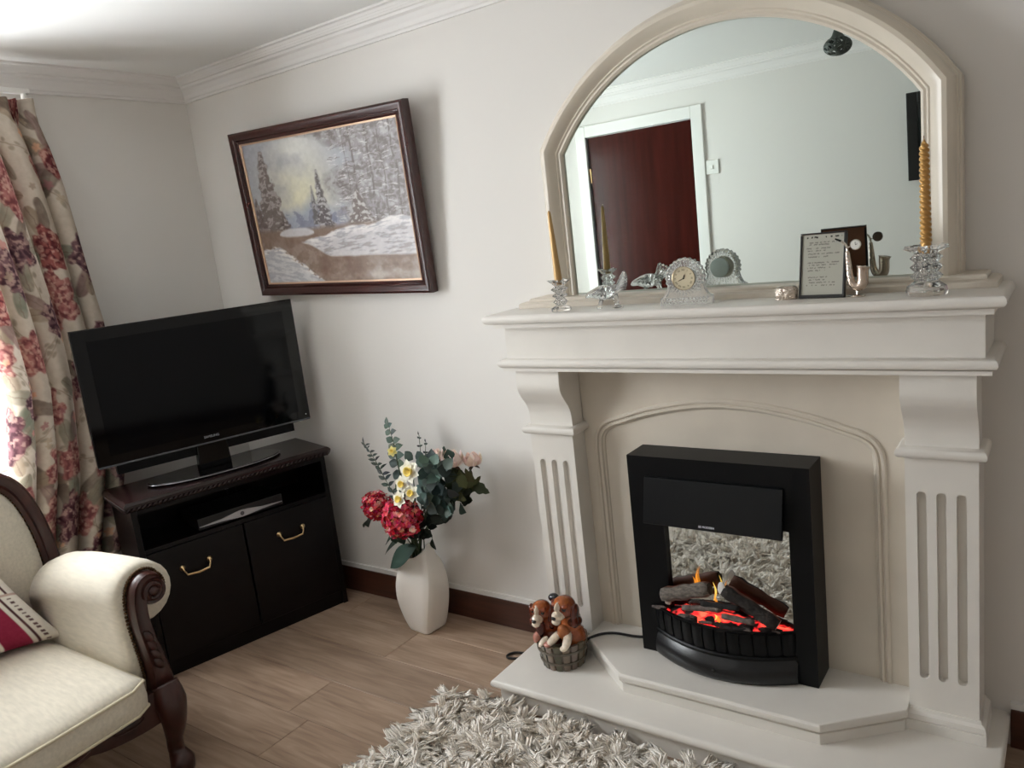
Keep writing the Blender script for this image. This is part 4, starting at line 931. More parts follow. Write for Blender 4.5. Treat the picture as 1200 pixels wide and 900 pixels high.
# ================================================================== CURTAIN
def curtain():
    t = thing('curtain', 'cream curtain printed with red and plum flowers hanging at the window', 'curtain', (-1.55, -.86, .43))
    nu, nv = 300, 560; u, v = np.meshgrid(np.linspace(0, 1, nu+1), np.linspace(0, 1, nv+1))
    zt, zb = 2.112, .425; z = zb+(zt-zb)*v
    right = np.interp(z, [.42, .75, 1.3, 1.8, 2.05, 2.112], [-.755, -.665, -.628, -.668, -.705, -.700])
    left = np.interp(z, [.42, .85, 1.1, 1.5, 1.9, 2.112], [-1.13, -1.025, -.985, -1.01, -1.06, -1.09])
    y = right+(left-right)*u
    nf = 4.6; amp = np.interp(v, [0, .3, .9, .95, 1], [.046, .042, .034, .022, .020])
    ph = 2*PI*nf*u+.5*np.sin(2*PI*u*1.3)+.5*(fbm(u*3, v*2.2, 3)-.5)*2
    x = -1.555+amp*np.sin(ph)*(.75+.5*fbm(u*4, v*0, 8))+.012*(fbm(u*8, v*5, 6)-.5)
    x = np.where(v > .945, -1.555+.018*np.sin(2*PI*u*9)*np.clip((v-.945)*60, 0, 1)+(x+1.555)*np.clip(1-(v-.945)*25, .3, 1), x)
    y = y+.018*np.cos(ph)*np.clip(amp/.04, 0, 1)
    # fabric coordinates in metres for the print
    fu = u*1.05; fv = z
    base = np.array([.70, .655, .60]); col = np.ones(u.shape+(3,))*base+(fbm(fu*40, fv*40, 2)[..., None]-.5)*.05
    rg = np.random.default_rng(23)
    def stamp(mask, c): 
        nonlocal col
        m = np.clip(mask, 0, 1)[..., None]; col = col*(1-m)+np.asarray(c)*m
    nse = fbm(fu*30, fv*30, 12, 3); nse2 = fbm(fu*90, fv*90, 15, 2)
    cream2 = (.72, .66, .60)
    spots = []
    for k in range(46):
        for _ in range(60):
            cx, cy = rg.random()*1.05, .42+1.72*rg.random()
            if all((cx-a)**2+(cy-b)**2 > .175**2 for a, b in spots): spots.append((cx, cy)); break
    pal = [((.40, .18, .18), (.55, .33, .31), (.28, .11, .13)), ((.32, .18, .21), (.45, .31, .33), (.22, .11, .14)), ((.50, .29, .28), (.61, .42, .40), (.38, .20, .21)), ((.31, .20, .23), (.44, .33, .34), (.22, .14, .17))]
    sm = lambda d, w_: np.clip(.5-d/w_, 0, 1)
    wx = fu+.03*(fbm(fu*14, fv*14, 41, 3)-.5); wy = fv+.03*(fbm(fu*14+7, fv*14, 43, 3)-.5)
    for (cx, cy) in spots:
        for j in range(4):
            a = rg.random()*2*PI; L = .045+.05*rg.random(); ox, oy = cx+math.cos(a)*.09, cy+math.sin(a)*.09
            dx, dy = wx-ox, wy-oy; p = dx*math.cos(a)+dy*math.sin(a); q = -dx*math.sin(a)+dy*math.cos(a)
            wv = .024*np.sqrt(np.clip(1-(p/L)**2, 0, 1)); m = sm(np.abs(q)-wv, .006)*(np.abs(p) < L)
            c = [(.48, .46, .40), (.38, .33, .29), (.52, .46, .39), (.42, .43, .37), (.46, .37, .35)][rg.integers(5)]
            stamp(m*(.45+.6*nse), c); stamp(m*(np.abs(q) < .0018)*.5, (.42, .36, .32))
        for j in range(2):
            a = rg.random()*2*PI; dx, dy = wx-cx, wy-cy; p = dx*math.cos(a)+dy*math.sin(a); q = -dx*math.sin(a)+dy*math.cos(a)-.9*p*p
            stamp(((p > .04) & (p < .19))*sm(np.abs(q)-.0018, .003)*.6, (.46, .40, .34))
            for k in range(4):                           # leaflets along the stem
                pk = .09+.028*k; ddx = p-pk; sd = 1 if k % 2 else -1; dd = q-sd*.010; stamp(sm(np.sqrt((ddx/1.6)**2+dd**2)-.0065, .004)*.7, (.50, .46, .40))
    for i, (cx, cy) in enumerate(spots):
        pc = pal[rg.integers(len(pal))]; R = .058+.040*rg.random(); th0 = rg.random()*6
        dx, dy = (wx-cx), (wy-cy)/1.25; r = np.sqrt(dx*dx+dy*dy); th = np.arctan2(dy, dx)+th0
        rr = R*(.86+.10*np.cos(5*th)+.07*np.cos(9*th+1)+.5*(nse-.5))
        m = sm(r-rr, .008); stamp(m*.92, pc[0])
        pet = np.sin(r/R*9+2.2*np.cos(3*th)+9*(nse-.5)); stamp(m*np.clip(pet*1.2, 0, 1)*.75, pc[1]); stamp(m*np.clip(-pet*1.3-.2, 0, 1)*.8, pc[2])
        stamp(m*np.clip((nse2-.5)*3, 0, .5), (.84, .74, .66))
    for k in range(110):                                 # small sprigs
        cx, cy = rg.random()*1.05, .42+1.72*rg.random(); dx, dy = wx-cx, wy-cy; R = .008+.010*rg.random()
        r = np.sqrt(dx*dx+dy*dy); th = np.arctan2(dy, dx); c = [(.68, .46, .43), (.54, .48, .42), (.62, .56, .48), (.56, .38, .38), (.78, .58, .46)][rg.integers(5)]
        stamp(sm(r-R*(.6+.5*np.abs(np.cos(2.5*th))), .004)*.75, c)
    col = col*(1-.06*(nse2[..., None]-.5))
    colour_grid('cloth', np.stack([x, y, z], -1), col, CURT, t)
    for k in range(5):
        yy = -.72-.085*k; MB().box(-1.572, -1.548, yy-.004, yy+.004, 2.106, 2.135).build('curtain_hook', PLAST, t)
    r = thing('curtain_rail', 'slim white curtain rail fixed above the window', 'curtain rail', (-1.6, -1.6, 2.13))
    MB().box(-1.572, -1.548, -2.42, -.70, 2.130, 2.148).build('track', WHITE, r, bevel=.003)
    for yy in (-2.3, -1.5, -.85): MB().box(XL, -1.56, yy-.012, yy+.012, 2.132, 2.150).build('bracket', WHITE, r, bevel=.002)
curtain()

# ================================================================== SOFA
def sofa():
    YA, YB = -1.0, -2.40; ym = (YA+YB)/2
    t = thing('sofa', 'cream upholstered sofa with scrolled arms and carved mahogany frame by the window', 'sofa', (-1.02, ym, 0))
    XF, XB = -.715, -1.33
    def sect(sgn, grow=0., drop=0.):
        cy, cz, r = -1.095, .555-drop, .088+grow; pts = [(-1.185-grow, .25), (-1.180-grow, .40), (-1.178-grow, .50)]
        for i in range(19):
            a = math.radians(188-300*i/18); pts.append((cy+r*math.cos(a), cz+r*math.sin(a)))
        pts += [(-1.118, .455), (-1.105, .43), (-1.10, .25)]
        return [(2*ym-(p[0]) if sgn < 0 else p[0], p[1]) for p in pts]
    for sgn in (1, -1):
        m = MB(); xs = [(XF, -.006, 0), (XF-.012, .002, 0), (XF-.05, .004, 0), (-.90, .006, .010), (-1.05, .010, .026), (-1.16, .013, .046), (-1.24, .012, .072), (-1.29, .0, .100), (-1.315, -.02, .13)]
        m.loft([[(x, p[0], p[1]) for p in sect(sgn, g, d)] for x, g, d in xs]); ar = m.build('arm', CREAM, t, smooth=True)
        my = lambda y: y if sgn > 0 else 2*ym-y
        # carved facing: scroll and S-shaped post
        fc = catmull([(-1.066, .582, .012), (-1.078, .600, .017), (-1.100, .603, .021), (-1.120, .587, .023), (-1.131, .552, .024), (-1.134, .49, .024), (-1.128, .43, .025), (-1.119, .37, .028), (-1.113, .315, .032), (-1.112, .26, .038)], 6)
        rings = []
        for i, p in enumerate(fc):
            a = fc[min(i+1, len(fc)-1)]-fc[max(i-1, 0)]; a.z = 0; a.normalize(); nx, nz = -a.y, a.x; w_ = p.z
            rings.append([(x, my(p.x+nx*w_*s), p.y+nz*w_*s) for x, s in ((XF+.0, -1), (XF+.030, -1), (XF+.042, -.75), (XF+.034, -.35), (XF+.034, .35), (XF+.042, .75), (XF+.030, 1), (XF+.0, 1))])
        f = MB().loft(rings).build('arm_facing', CARVED, ar, angle=50)
        m = MB(); m.lathe([(.040, 0), (.040, .030), (.035, .040), (.029, .036), (.022, .042), (.015, .036), (.009, .046), (.002, .048)], 28); m.xf(Matrix.Translation((XF, my(-1.085), .563)) @ Matrix.Rotation(PI/2, 4, 'Y')); m.build('scroll', CARVED, f, angle=50)
        for k, (yy, zz) in enumerate(((-1.128, .44), (-1.123, .41), (-1.118, .38), (-1.115, .35))):       # carved leaf on the post
            MB().ell((XF+.036, my(yy), zz), (.010, .012, .022), 10, 7, Matrix.Rotation(.5 if sgn > 0 else -.5, 3, 'X')).build('carved_leaf', CARVED, f, smooth=True)
        m = MB()                                        # nail heads round the facing
        for i in range(0, len(fc)-6, 1):
            p = fc[i]; a = fc[min(i+1, len(fc)-1)]-fc[max(i-1, 0)]; a.z = 0; a.normalize(); nx, nz = -a.y, a.x
            for s in ((-1,) if i > 12 else (-1,)):
                q = (XF+.008, my(p.x+nx*(p.z+.006)*s), p.y+nz*(p.z+.006)*s); m.ell(q, (.006, .005, .005), 6, 4)
        for i in range(22):
            a = math.radians(150-190*i/21); m.ell((XF+.006, my(-1.088+.052*math.cos(a)), .565+.050*math.sin(a)), (.006, .005, .005), 6, 4)
        m.build('nail_trim', NAILB, f, smooth=True)['kind'] = 'stuff'
        # cabriole front leg
        yl = -1.112; lp = catmull([(-.690, yl, .275), (-.668, yl, .225), (-.668, yl, .165), (-.688, yl, .100), (-.690, yl, .060), (-.672, yl, .028), (-.668, yl, 0)], 5)
        rd = np.interp(np.linspace(0, 1, len(lp)), [0, .17, .33, .5, .67, .83, 1], [.042, .046, .036, .024, .024, .036, .030])
        lg = MB().tube([(p.x, my(p.y), max(0, p.z)) for p in lp], list(rd), 14).build('leg', CARVED, t, smooth=True)
        MB().ell((-.640, my(yl), .215), (.016, .022, .034), 10, 8).build('knee_carving', CARVED, lg, smooth=True)
        MB().box(-1.40, -1.345, my(-1.12)-.025, my(-1.12)+.025, 0, .26).build('leg', CARVED, t, bevel=.006)
    # front rail with scalloped lower edge
    ys = [YA-.12-(YA-.12-(YB+.12))*i/40 for i in range(41)]
    pr = [(y, .275) for y in ys]+[(y, .205-.030*abs(math.sin((y-ym)*9.2))**.7-(.035*math.exp(-((y-ym)/.12)**2))) for y in reversed(ys)]
    rl = MB().prism(pr, 0, -.715, -.672).build('front_rail', CARVED, t, bevel=.003)
    for k in range(7):
        y = -1.24-.155*k; MB().ell((-.668, y, .225), (.010, .05, .016), 10, 6).build('rail_carving', CARVED, rl, smooth=True)
    MB().box(-1.38, -.715, YB+.12, YA-.12, .20, .265).build('seat_base', CREAM, t)
    # seat cushion, bowed front with piping
    def cush(s, z):
        pts = []; y1, y2 = -1.190, 2*ym+1.190; n = 22; e = .05
        for i in range(n+1):
            q = i/n; yy = y1+(y2-y1)*q; pts.append((-.612+.030*math.sin(PI*q)-e*(max(0, 1-q*24)**2+max(0, 1-(1-q)*24)**2)*.5, yy))
        pts += [(-1.26, y2), (-1.30, y2+.05), (-1.30, y1-.05), (-1.26, y1)]
        c_ = Vector((-.95, ym)); return [(c_.x+(p[0]-c_.x)*(1-(1-s)*1.0), c_.y+(p[1]-c_.y)*(1-(1-s)*.6), z) for p in pts]
    m = MB(); m.loft([cush(.985, .266), cush(1, .272), cush(1.008, .305), cush(1, .342), cush(.985, .353), cush(.90, .366), cush(.70, .378), cush(.40, .384)]); cu = m.build('seat_cushion', CREAM, t, smooth=True)
    for z in (.345, .270):
        p = cush(1.004, z); MB().tube(p+[p[0]], .0045, 7).build('piping', PIPING, cu, smooth=True)
    # back: curved carved frame around an upholstered panel
    half = [(-1.085, .40), (-1.078, .50), (-1.078, .60), (-1.090, .70), (-1.115, .79), (-1.150, .845), (-1.195, .868), (-1.26, .868), (-1.38, .885), (-1.52, .925), (ym, .955)]
    full = half+[(2*ym-y, z) for y, z in reversed(half[:-1])]
    pa = catmull([(y, z, 0) for y, z in full], 6)
    bx = lambda z: -1.315-.11*(z-.38)                     # leaning back
    rings = []
    for i, p in enumerate(pa):
        a = (pa[min(i+1, len(pa)-1)]-pa[max(i-1, 0)]).normalized(); nx, nz = -a.y, a.x
        rings.append([(bx(p.y)+x, p.x+nx*s, p.y+nz*s) for x, s in ((-.03, -.028), (.012, -.030), (.026, -.020), (.018, -.010), (.018, .006), (.030, .016), (.022, .027), (-.03, .026))])
    bf = MB().loft(rings).build('back_frame', CARVED, t, angle=50)
    m = MB(); m.tube([(bx(.868)+.026, -1.195+.026*s*math.cos(s*9), .850+.026*s*math.sin(s*9)) for s in np.linspace(.1, 1, 16)], .008, 8); m.build('crest_scroll', CARVED, bf, smooth=True)
    inner = []
    for i, p in enumerate(pa):
        a = (pa[min(i+1, len(pa)-1)]-pa[max(i-1, 0)]).normalized(); inner.append((p.x-(-a.y)*-.0+(-a.y)*-.030*-1*0+(a.y)*.0, p.y))
    # upholstered panel inside the frame
    ins = []
    for i, p in enumerate(pa):
        a = (pa[min(i+1, len(pa)-1)]-pa[max(i-1, 0)]).normalized(); nx, nz = -a.y, a.x
        s = .026 if (Vector((nx, nz)).dot(Vector((ym-p.x, .6-p.y))) > 0) else -.026
        ins.append((p.x+nx*s, p.y+nz*s))
    def pan(s, dx):
        out = []
        for y, z in ins: 
            yy = ym+(y-ym)*(1-(1-s)*.45); zz = .60+(z-.60)*s
            out.append((bx(zz)+dx, yy, zz))
        return out
    m = MB(); m.loft([pan(1, -.02), pan(1, .004), pan(.97, .022), pan(.9, .034), pan(.75, .046), pan(.5, .052), pan(.2, .054)]); bk = m.build('back_upholstery', CREAM, t, smooth=True)
    m = MB()
    for i, (y, z) in enumerate(ins):
        if i % 1 == 0: m.ell((bx(z)+.016, y, z), (.005, .0055, .0055), 6, 4)
    m.build('nail_trim', NAILB, bk, smooth=True)['kind'] = 'stuff'
    MB().tube([(bx(.64)+.050-.02*abs((y-ym)/.6)**4*2, y, .655) for y in np.linspace(-1.14, 2*ym+1.14, 20)], .0022, 5).build('seam', NAILB, bk, smooth=True)
    MB().box(-1.40, -1.33, YB+.11, YA-.11, .26, .42).build('back_base', CREAM, t)
    # patchwork cushion leaning on the back
    S = .40; nu = 90; u, v = np.meshgrid(np.linspace(-1, 1, nu+1), np.linspace(-1, 1, nu+1))
    fr = lambda a: np.sqrt(np.clip(1-np.abs(a)**3.2, 0, 1))
    thick = .075*fr(u)*fr(v); pin = 1-.05*(1-np.abs(u*v)); 
    X = u*S/2*(1-.07*(1-v*v)); Y = v*S/2*(1-.07*(1-u*u))
    col = np.ones(u.shape+(3,))*np.array([.84, .815, .775])
    def band(mask, c): col[mask] = c
    U = (u+1)/2; V = (v+1)/2
    red = (.53, .15, .25); dk = (.30, .17, .18)
    band((U > .60) & (U < .80) & (V < .46), red); band((U > .20) & (U < .40) & (V < .46), red); band((U > .40) & (U < .6) & (V >= .46), red)
    for x0 in (.56, .84, .16, .44): band((np.abs(U-x0) < .008) & (V < .46), dk)
    for x0 in (.10, .66, .92): band((np.abs(U-x0) < .010) & (V > .48), dk)
    for x0, vlo, vhi in ((.90, 0, .46), (.50, 0, .46), (.08, 0, .46), (.80, .48, 1), (.25, .48, 1)):
        dots = (np.abs(U-x0) < .018) & (np.sin(V*2*PI*26) > 0) & (V > vlo) & (V < vhi); col[dots] = (.36, .26, .26)
    band(np.abs(V-.47) < .010, (.70, .60, .56))
    col = col+(fbm(u*40, v*40, 5)[..., None]-.5)*.05
    qt = thing('patchwork_cushion', 'white scatter cushion with crimson patches and dotted stripes on the sofa', 'cushion', (-1.17, -1.36, .384))
    R = Euler((0, 0, 0)).to_matrix()
    # local frame: right edge towards the arm, leaning back towards the sofa back
    e1 = Vector((.15, .97, -.06)).normalized(); e2 = Vector((-.42, -.33, .85)).normalized(); e3 = e1.cross(e2).normalized()
    if e3.x < 0: e3 = -e3
    Mx = Matrix((e1, e2, e3)).transposed(); cen = Vector((-1.115, -1.190, .388))-e1*.19+e2*.185
    for sg, nm in ((1, 'front_cover'), (-1, 'back_cover')):
        loc = np.stack([X, Y, sg*thick], -1) @ np.array(Mx).T+np.array(cen)
        colour_grid(nm, loc, col if sg > 0 else np.ones_like(col)*np.array([.62, .30, .36]), VCF, qt)
sofa()

# ================================================================== VASE AND FLOWERS
VCX, VCY, VH = -.543, -.138, .325
def vase():
    t = thing('floor_vase', 'tall white twisted square ceramic vase on the floor by the wall', 'vase', (VCX, VCY, 0))
    prof = [(.052, 0), (.062, .008), (.074, .05), (.0855, .11), (.090, .16), (.088, .21), (.078, .255), (.064, .29), (.056, VH)]
    pp = catmull([(r, z, 0) for r, z in prof], 5); n = 48; rings = []
    def ring(r, z, tw):
        out = []
        for k in range(n):
            a = 2*PI*k/n; e = (abs(math.cos(a))**7.0+abs(math.sin(a))**7.0)**(-1/7.0); q = r*e*.885
            zz = z+(.020*math.cos(2*(a)+.4)*max(0, (z-.22)/(VH-.22))**2 if z > .22 else 0)
            out.append((VCX+q*math.cos(a+tw), VCY+q*math.sin(a+tw), zz))
        return out
    for p in pp: rings.append(ring(p.x, p.y, -.12+.55*p.y/VH))
    for p in [q for q in reversed(pp) if q.y > .05]: rings.append(ring(p.x-.006, p.y, -.12+.55*p.y/VH))
    MB().loft(rings).build('vase_body', VASEM, t, angle=28)
vase()
def leaf(mb, p, d, nrm, L, W_, col, curl=.25, n=5, lob=0, point=.9):
    p, d = Vector(p), Vector(d).normalized(); nrm = Vector(nrm); nrm = (nrm-d*nrm.dot(d)); nrm = nrm.normalized() if nrm.length > 1e-5 else d.orthogonal().normalized(); s = d.cross(nrm)
    rows = []
    for i in range(n+1):
        t_ = i/n; w_ = W_*math.sin(PI*min(1, t_**point*.97+.02))*(1+(lob*math.cos(t_*22) if lob else 0)); c = p+d*L*t_-nrm*curl*L*t_*t_
        rows.append([c-s*w_+nrm*w_*.35, c, c+s*w_+nrm*w_*.35])
    vs = [q for r in rows for q in r]; fs = []
    for i in range(n):
        for j in range(2): fs.append((i*3+j, i*3+j+1, i*3+j+4, i*3+j+3))
    mb.add(vs, fs, col)
MOUTH = Vector((VCX, VCY, VH-.02))
def jit(c, a, rg): return tuple(max(0, min(1, x+rg.uniform(-a, a))) for x in c)
def stem_to(t, tip, root=None, r=.0028, sag=.02, low=None):
    root = root or MOUTH
    foot = Vector((VCX+(root.x-VCX)*.3, VCY+(root.y-VCY)*.3, .06))
    mid = root.lerp(tip, .5)+Vector((0, 0, sag))
    pts = catmull([foot, root, mid, tip], 6)
    MB().tube(pts, r, 6).build('stem', STEMG, t, smooth=True); return pts
def flowers():
    rg = random.Random(12)
    def root(): return MOUTH+Vector((rg.uniform(-.025, .025), rg.uniform(-.025, .025), 0))
    # hydrangeas
    def hydrangea(px, py, y, R, label):
        c = at(px, py, 1, y); t = thing('hydrangea', label, 'flower', tuple(MOUTH), group='flowers in the white vase')
        stem_to(t, c, root(), .004)
        m = MB(); N = 210
        for i in range(N):
            ph = math.acos(1-2*(i+.5)/N); th = i*2.39996; d = Vector((math.sin(ph)*math.cos(th), math.sin(ph)*math.sin(th), math.cos(ph)))
            p = c+d*R*rg.uniform(.80, 1.08); d = (d+Vector((rg.gauss(0, .35), rg.gauss(0, .35), rg.gauss(0, .35)))).normalized(); a = d.orthogonal().normalized(); b = d.cross(a); rot = rg.uniform(0, 1.5); s = R*rg.uniform(.14, .19)
            base = rg.choice([(.72, .12, .22), (.80, .20, .30), (.60, .08, .17), (.84, .32, .38), (.88, .52, .50)] if rg.random() < .9 else [(.90, .74, .68)])
            for k in range(4):
                q = rot+PI/2*k; dd = (a*math.cos(q)+b*math.sin(q)); leaf(m, p, dd+d*.35, d, s*1.15, s*.62, jit(base, .09, rg), rg.uniform(-.3, .6), 3)
            m.ell(p+d*.001, (.0014,)*3, 5, 4, col=(.80, .45, .42))
        bl = m.build('bloom', PETAL, t)
        MB().ell(c, (R*.78,)*3, 14, 10, col=(.42, .06, .10)).build('core', PETAL, bl, smooth=True)
        for k in range(3):
            m = MB(); a = rg.uniform(0, 6.28); d = Vector((math.cos(a)*.8, math.sin(a)*.6-.3, -.3)); leaf(m, c-Vector((0, 0, R*.7)), d, (0, -.3, 1), .10, .035, (.15, .22, .17), .3, 6); m.build('leaf', LEAFM, t, smooth=True)
    hydrangea(441, 592, -.215, .052, 'smaller deep red hydrangea head at the edge of the bouquet')
    hydrangea(471, 607, -.265, .068, 'large red and pink hydrangea head hanging over the vase rim')
    # tall eucalyptus with paired leaves
    def euc(path, y, label, lf, wf, col, nleaf, narrow=False):
        t = thing('eucalyptus_sprig', label, 'foliage', tuple(MOUTH), group='flowers in the white vase')
        pts = [root()]+[at(px, py, 1, yy) for px, py, yy in path]; foot = Vector((VCX, VCY, .06)); cp = catmull([foot]+pts, 7); MB().tube(cp, [.0028*(1-.6*i/len(cp)) for i in range(len(cp))], 6).build('stem', STEMG, t, smooth=True)
        k0 = int(len(cp)*.42)
        for i in range(nleaf):
            s = k0+(len(cp)-2-k0)*i/(nleaf-1); a = cp[int(s)].lerp(cp[min(int(s)+1, len(cp)-1)], s-int(s)); d = (cp[min(int(s)+1, len(cp)-1)]-cp[int(s)-1]).normalized()
            for sg in (-1, 1):
                side = Vector((sg*1.0, rg.uniform(-.5, .2), rg.uniform(-.1, .5)))+d*.3; f = 1-.55*i/nleaf
                m = MB(); leaf(m, a, side, (rg.uniform(-.4, .4), -1, .5), lf*f*rg.uniform(.85, 1.15), wf*f, jit(col, .03, rg), .15, 5, point=.8); m.build('leaf', LEAFM, t, smooth=True)
        m = MB(); leaf(m, cp[-1], Vector((-.4, 0, 1)), (0, -1, 0), lf*.6, wf*.5, jit(col, .03, rg)); m.build('leaf', LEAFM, t, smooth=True)
    euc([(480, 600, -.16), (468, 550, -.15), (462, 522, -.15), (455, 498, -.15)], -.15, 'tallest eucalyptus stem with rounded grey-green leaves', .052, .022, (.30, .36, .31), 9)
    euc([(480, 610, -.18), (455, 568, -.19), (440, 540, -.19), (427, 520, -.19)], -.19, 'dark feathery stem with narrow leaves leaning out of the vase', .046, .009, (.15, .18, .17), 14)
    euc([(494, 600, -.11), (494, 550, -.10), (491, 510, -.10)], -.1, 'thin dark upright sprig between the tall leaves and the pink roses', .026, .007, (.20, .22, .20), 9)
    euc([(498, 600, -.11), (498, 550, -.10), (499, 518, -.10)], -.1, 'short thin dark sprig rising just above the round leaves', .022, .007, (.20, .22, .20), 7)
    # round-leaf cluster
    t = thing('eucalyptus_cluster', 'dense cluster of round blue-green eucalyptus leaves in the vase', 'foliage', tuple(MOUTH), group='flowers in the white vase')
    cc = at(510, 566, 1, -.19); stem_to(t, cc, root(), .004)
    for i in range(92):
        px = 508+rg.gauss(0, 11)+ (i % 3)*2; py = 532+72*(i/92)+rg.gauss(0, 4); y = -.19+rg.uniform(-.055, .06)
        if py > 585: px += 5
        p = at(px, py, 1, y); d = Vector((rg.uniform(-1, 1), rg.uniform(-.6, .3), rg.uniform(-.5, .8))); m = MB()
        leaf(m, p-d.normalized()*.02, d, (rg.uniform(-.3, .3), -1, rg.uniform(-.2, .8)), rg.uniform(.036, .054), rg.uniform(.019, .028), jit(rg.choice([(.21, .27, .25), (.26, .325, .30), (.17, .22, .20), (.32, .385, .36)]), .02, rg), .1, 5, point=.85); m.build('leaf', LEAFM, t, smooth=True)
    # narcissus
    for px, py, y, R, lab, fy in ((481, 552, -.27, .040, 'largest white narcissus with yellow trumpet beside the round leaves', -1), (472, 567, -.275, .029, 'small white narcissus half open just above the red hydrangeas', -1), (483, 578, -.275, .030, 'white narcissus tucked low against the big red hydrangea', -.6), (469, 585, -.30, .030, 'white narcissus resting on top of the big red hydrangea', -1), (460, 529, -.19, .019, 'pale yellow narcissus bud high beside the tall eucalyptus', -.8)):
        c = at(px, py, 1, y); t = thing('narcissus', lab, 'flower', tuple(MOUTH), group='flowers in the white vase'); stem_to(t, c+Vector((0, .012, 0)), root(), .0022)
        f = Vector((rg.uniform(-.1, .35), fy, rg.uniform(.1, .4))).normalized(); a = f.orthogonal().normalized(); b = f.cross(a)
        for k in range(6):
            q = 2*PI*k/6; d = a*math.cos(q)+b*math.sin(q); m = MB(); leaf(m, c, d+f*.28, f, R*1.1, R*.46, (.93, .92, .86) if R > .023 else (.88, .84, .55), .12, 5); m.build('petal', PETAL, t, smooth=True)
        m = MB(); m.lathe([(.12*R, 0), (.28*R, .10*R), (.36*R, .42*R), (.44*R, .52*R), (.34*R, .46*R), (.1*R, .12*R)], 14, col=(.90, .80, .42)); m.xf(Matrix.Translation(c) @ f.to_track_quat('Z', 'Y').to_matrix().to_4x4()); m.build('trumpet', PETAL, t, smooth=True)
    # pink roses
    for px, py, y, R, lab in ((512, 534, -.17, .024, 'pale pink rose bud nearest the round leaves'), (530, 540, -.19, .036, 'full pale pink rose in the middle of the three'), (554, 540, -.15, .030, 'pale pink rose standing out furthest to the side of the vase')):
        c = at(px, py, 1, y); t = thing('pink_rose', lab, 'flower', tuple(MOUTH), group='flowers in the white vase'); stem_to(t, c-Vector((0, 0, R*.6)), root(), .0026, .0)
        for ring, (cnt, rr, up) in enumerate(((5, .5, 2.6), (6, .9, 1.7), (8, 1.2, .9))):
            for k in range(cnt):
                q = 2*PI*k/cnt+ring; d = Vector((math.cos(q), math.sin(q), up)); m = MB(); leaf(m, c+Vector((math.cos(q)*R*rr*.3, math.sin(q)*R*rr*.3, -R*.55)), d, Vector((math.cos(q), math.sin(q), -.2)), R*1.45, R*.60, jit((.93, .86, .82), .03, rg), .42, 6); m.build('petal', PETAL, t, smooth=True)
        MB().ell(c+Vector((0, 0, R*.1)), (R*.6, R*.6, R*.62), 10, 8, col=(.89, .74, .69)).build('heart', PETAL, t, smooth=True)
        for k in range(4):
            q = 2*PI*k/4; m = MB(); leaf(m, c-Vector((0, 0, R*.7)), Vector((math.cos(q), math.sin(q), .1)), (0, 0, 1), R*.9, R*.25, (.28, .20, .16)); m.build('sepal', LEAFM, t, smooth=True)
    # olive lobed leaves
    t = thing('olive_leaf_spray', 'spray of lobed olive green leaves beneath the pink roses', 'foliage', tuple(MOUTH), group='flowers in the white vase')
    cc = at(538, 575, 1, -.13); stem_to(t, cc, root(), .003)
    for i in range(26):
        px = 542+rg.gauss(0, 9); py = 571+rg.gauss(0, 9); p = at(px, py, 1, -.13+rg.uniform(-.05, .04)); d = Vector((rg.uniform(-.3, 1.2), rg.uniform(-.5, .2), rg.uniform(-.6, .7))); m = MB()
        leaf(m, p-d.normalized()*.02, d, (0, -1, .6), rg.uniform(.05, .075), rg.uniform(.014, .022), jit(rg.choice([(.26, .29, .17), (.20, .25, .15), (.32, .33, .20), (.16, .20, .14)]), .02, rg), .25, 8, lob=.28); m.build('leaf', LEAFM, t, smooth=True)
    # broad drooping leaves and dark filler low down
    t = thing('broad_leaf', 'broad dark green leaf drooping over the vase rim', 'foliage', tuple(MOUTH), group='flowers in the white vase')
    a, b = at(488, 640, 1, -.21), at(455, 664, 1, -.235); stem_to(t, a, MOUTH, .003, .0); m = MB(); leaf(m, a, b-a, (.1, -.8, .6), (b-a).length*1.05, .038, (.20, .28, .24), .10, 9); m.build('leaf', LEAFM, t, smooth=True)
    t = thing('broad_leaf', 'narrow dark leaf pointing away from the vase beneath the hydrangeas', 'foliage', tuple(MOUTH), group='flowers in the white vase')
    a, b = at(475, 628, 1, -.20), at(444, 646, 1, -.22); stem_to(t, a, MOUTH, .0025, .0); m = MB(); leaf(m, a, b-a, (0, -.5, .8), (b-a).length, .018, (.16, .20, .16), .2, 7); m.build('leaf', LEAFM, t, smooth=True)
    t = thing('dark_foliage', 'tuft of dark green filler leaves at the mouth of the vase', 'foliage', tuple(MOUTH), group='flowers in the white vase'); stem_to(t, MOUTH+Vector((.02, -.02, .14)), MOUTH, .003)
    for i in range(26):
        p = at(498+rg.gauss(0, 11), 615+rg.gauss(0, 13), 1, -.17+rg.uniform(-.04, .05)); d = Vector((rg.uniform(-1, 1), rg.uniform(-.6, .3), rg.uniform(-.3, .8))); m = MB()
        leaf(m, p-d.normalized()*.02, d, (0, -1, .4), rg.uniform(.04, .06), rg.uniform(.014, .022), jit((.11, .15, .12), .02, rg), .2, 5); m.build('leaf', LEAFM, t, smooth=True)
flowers()

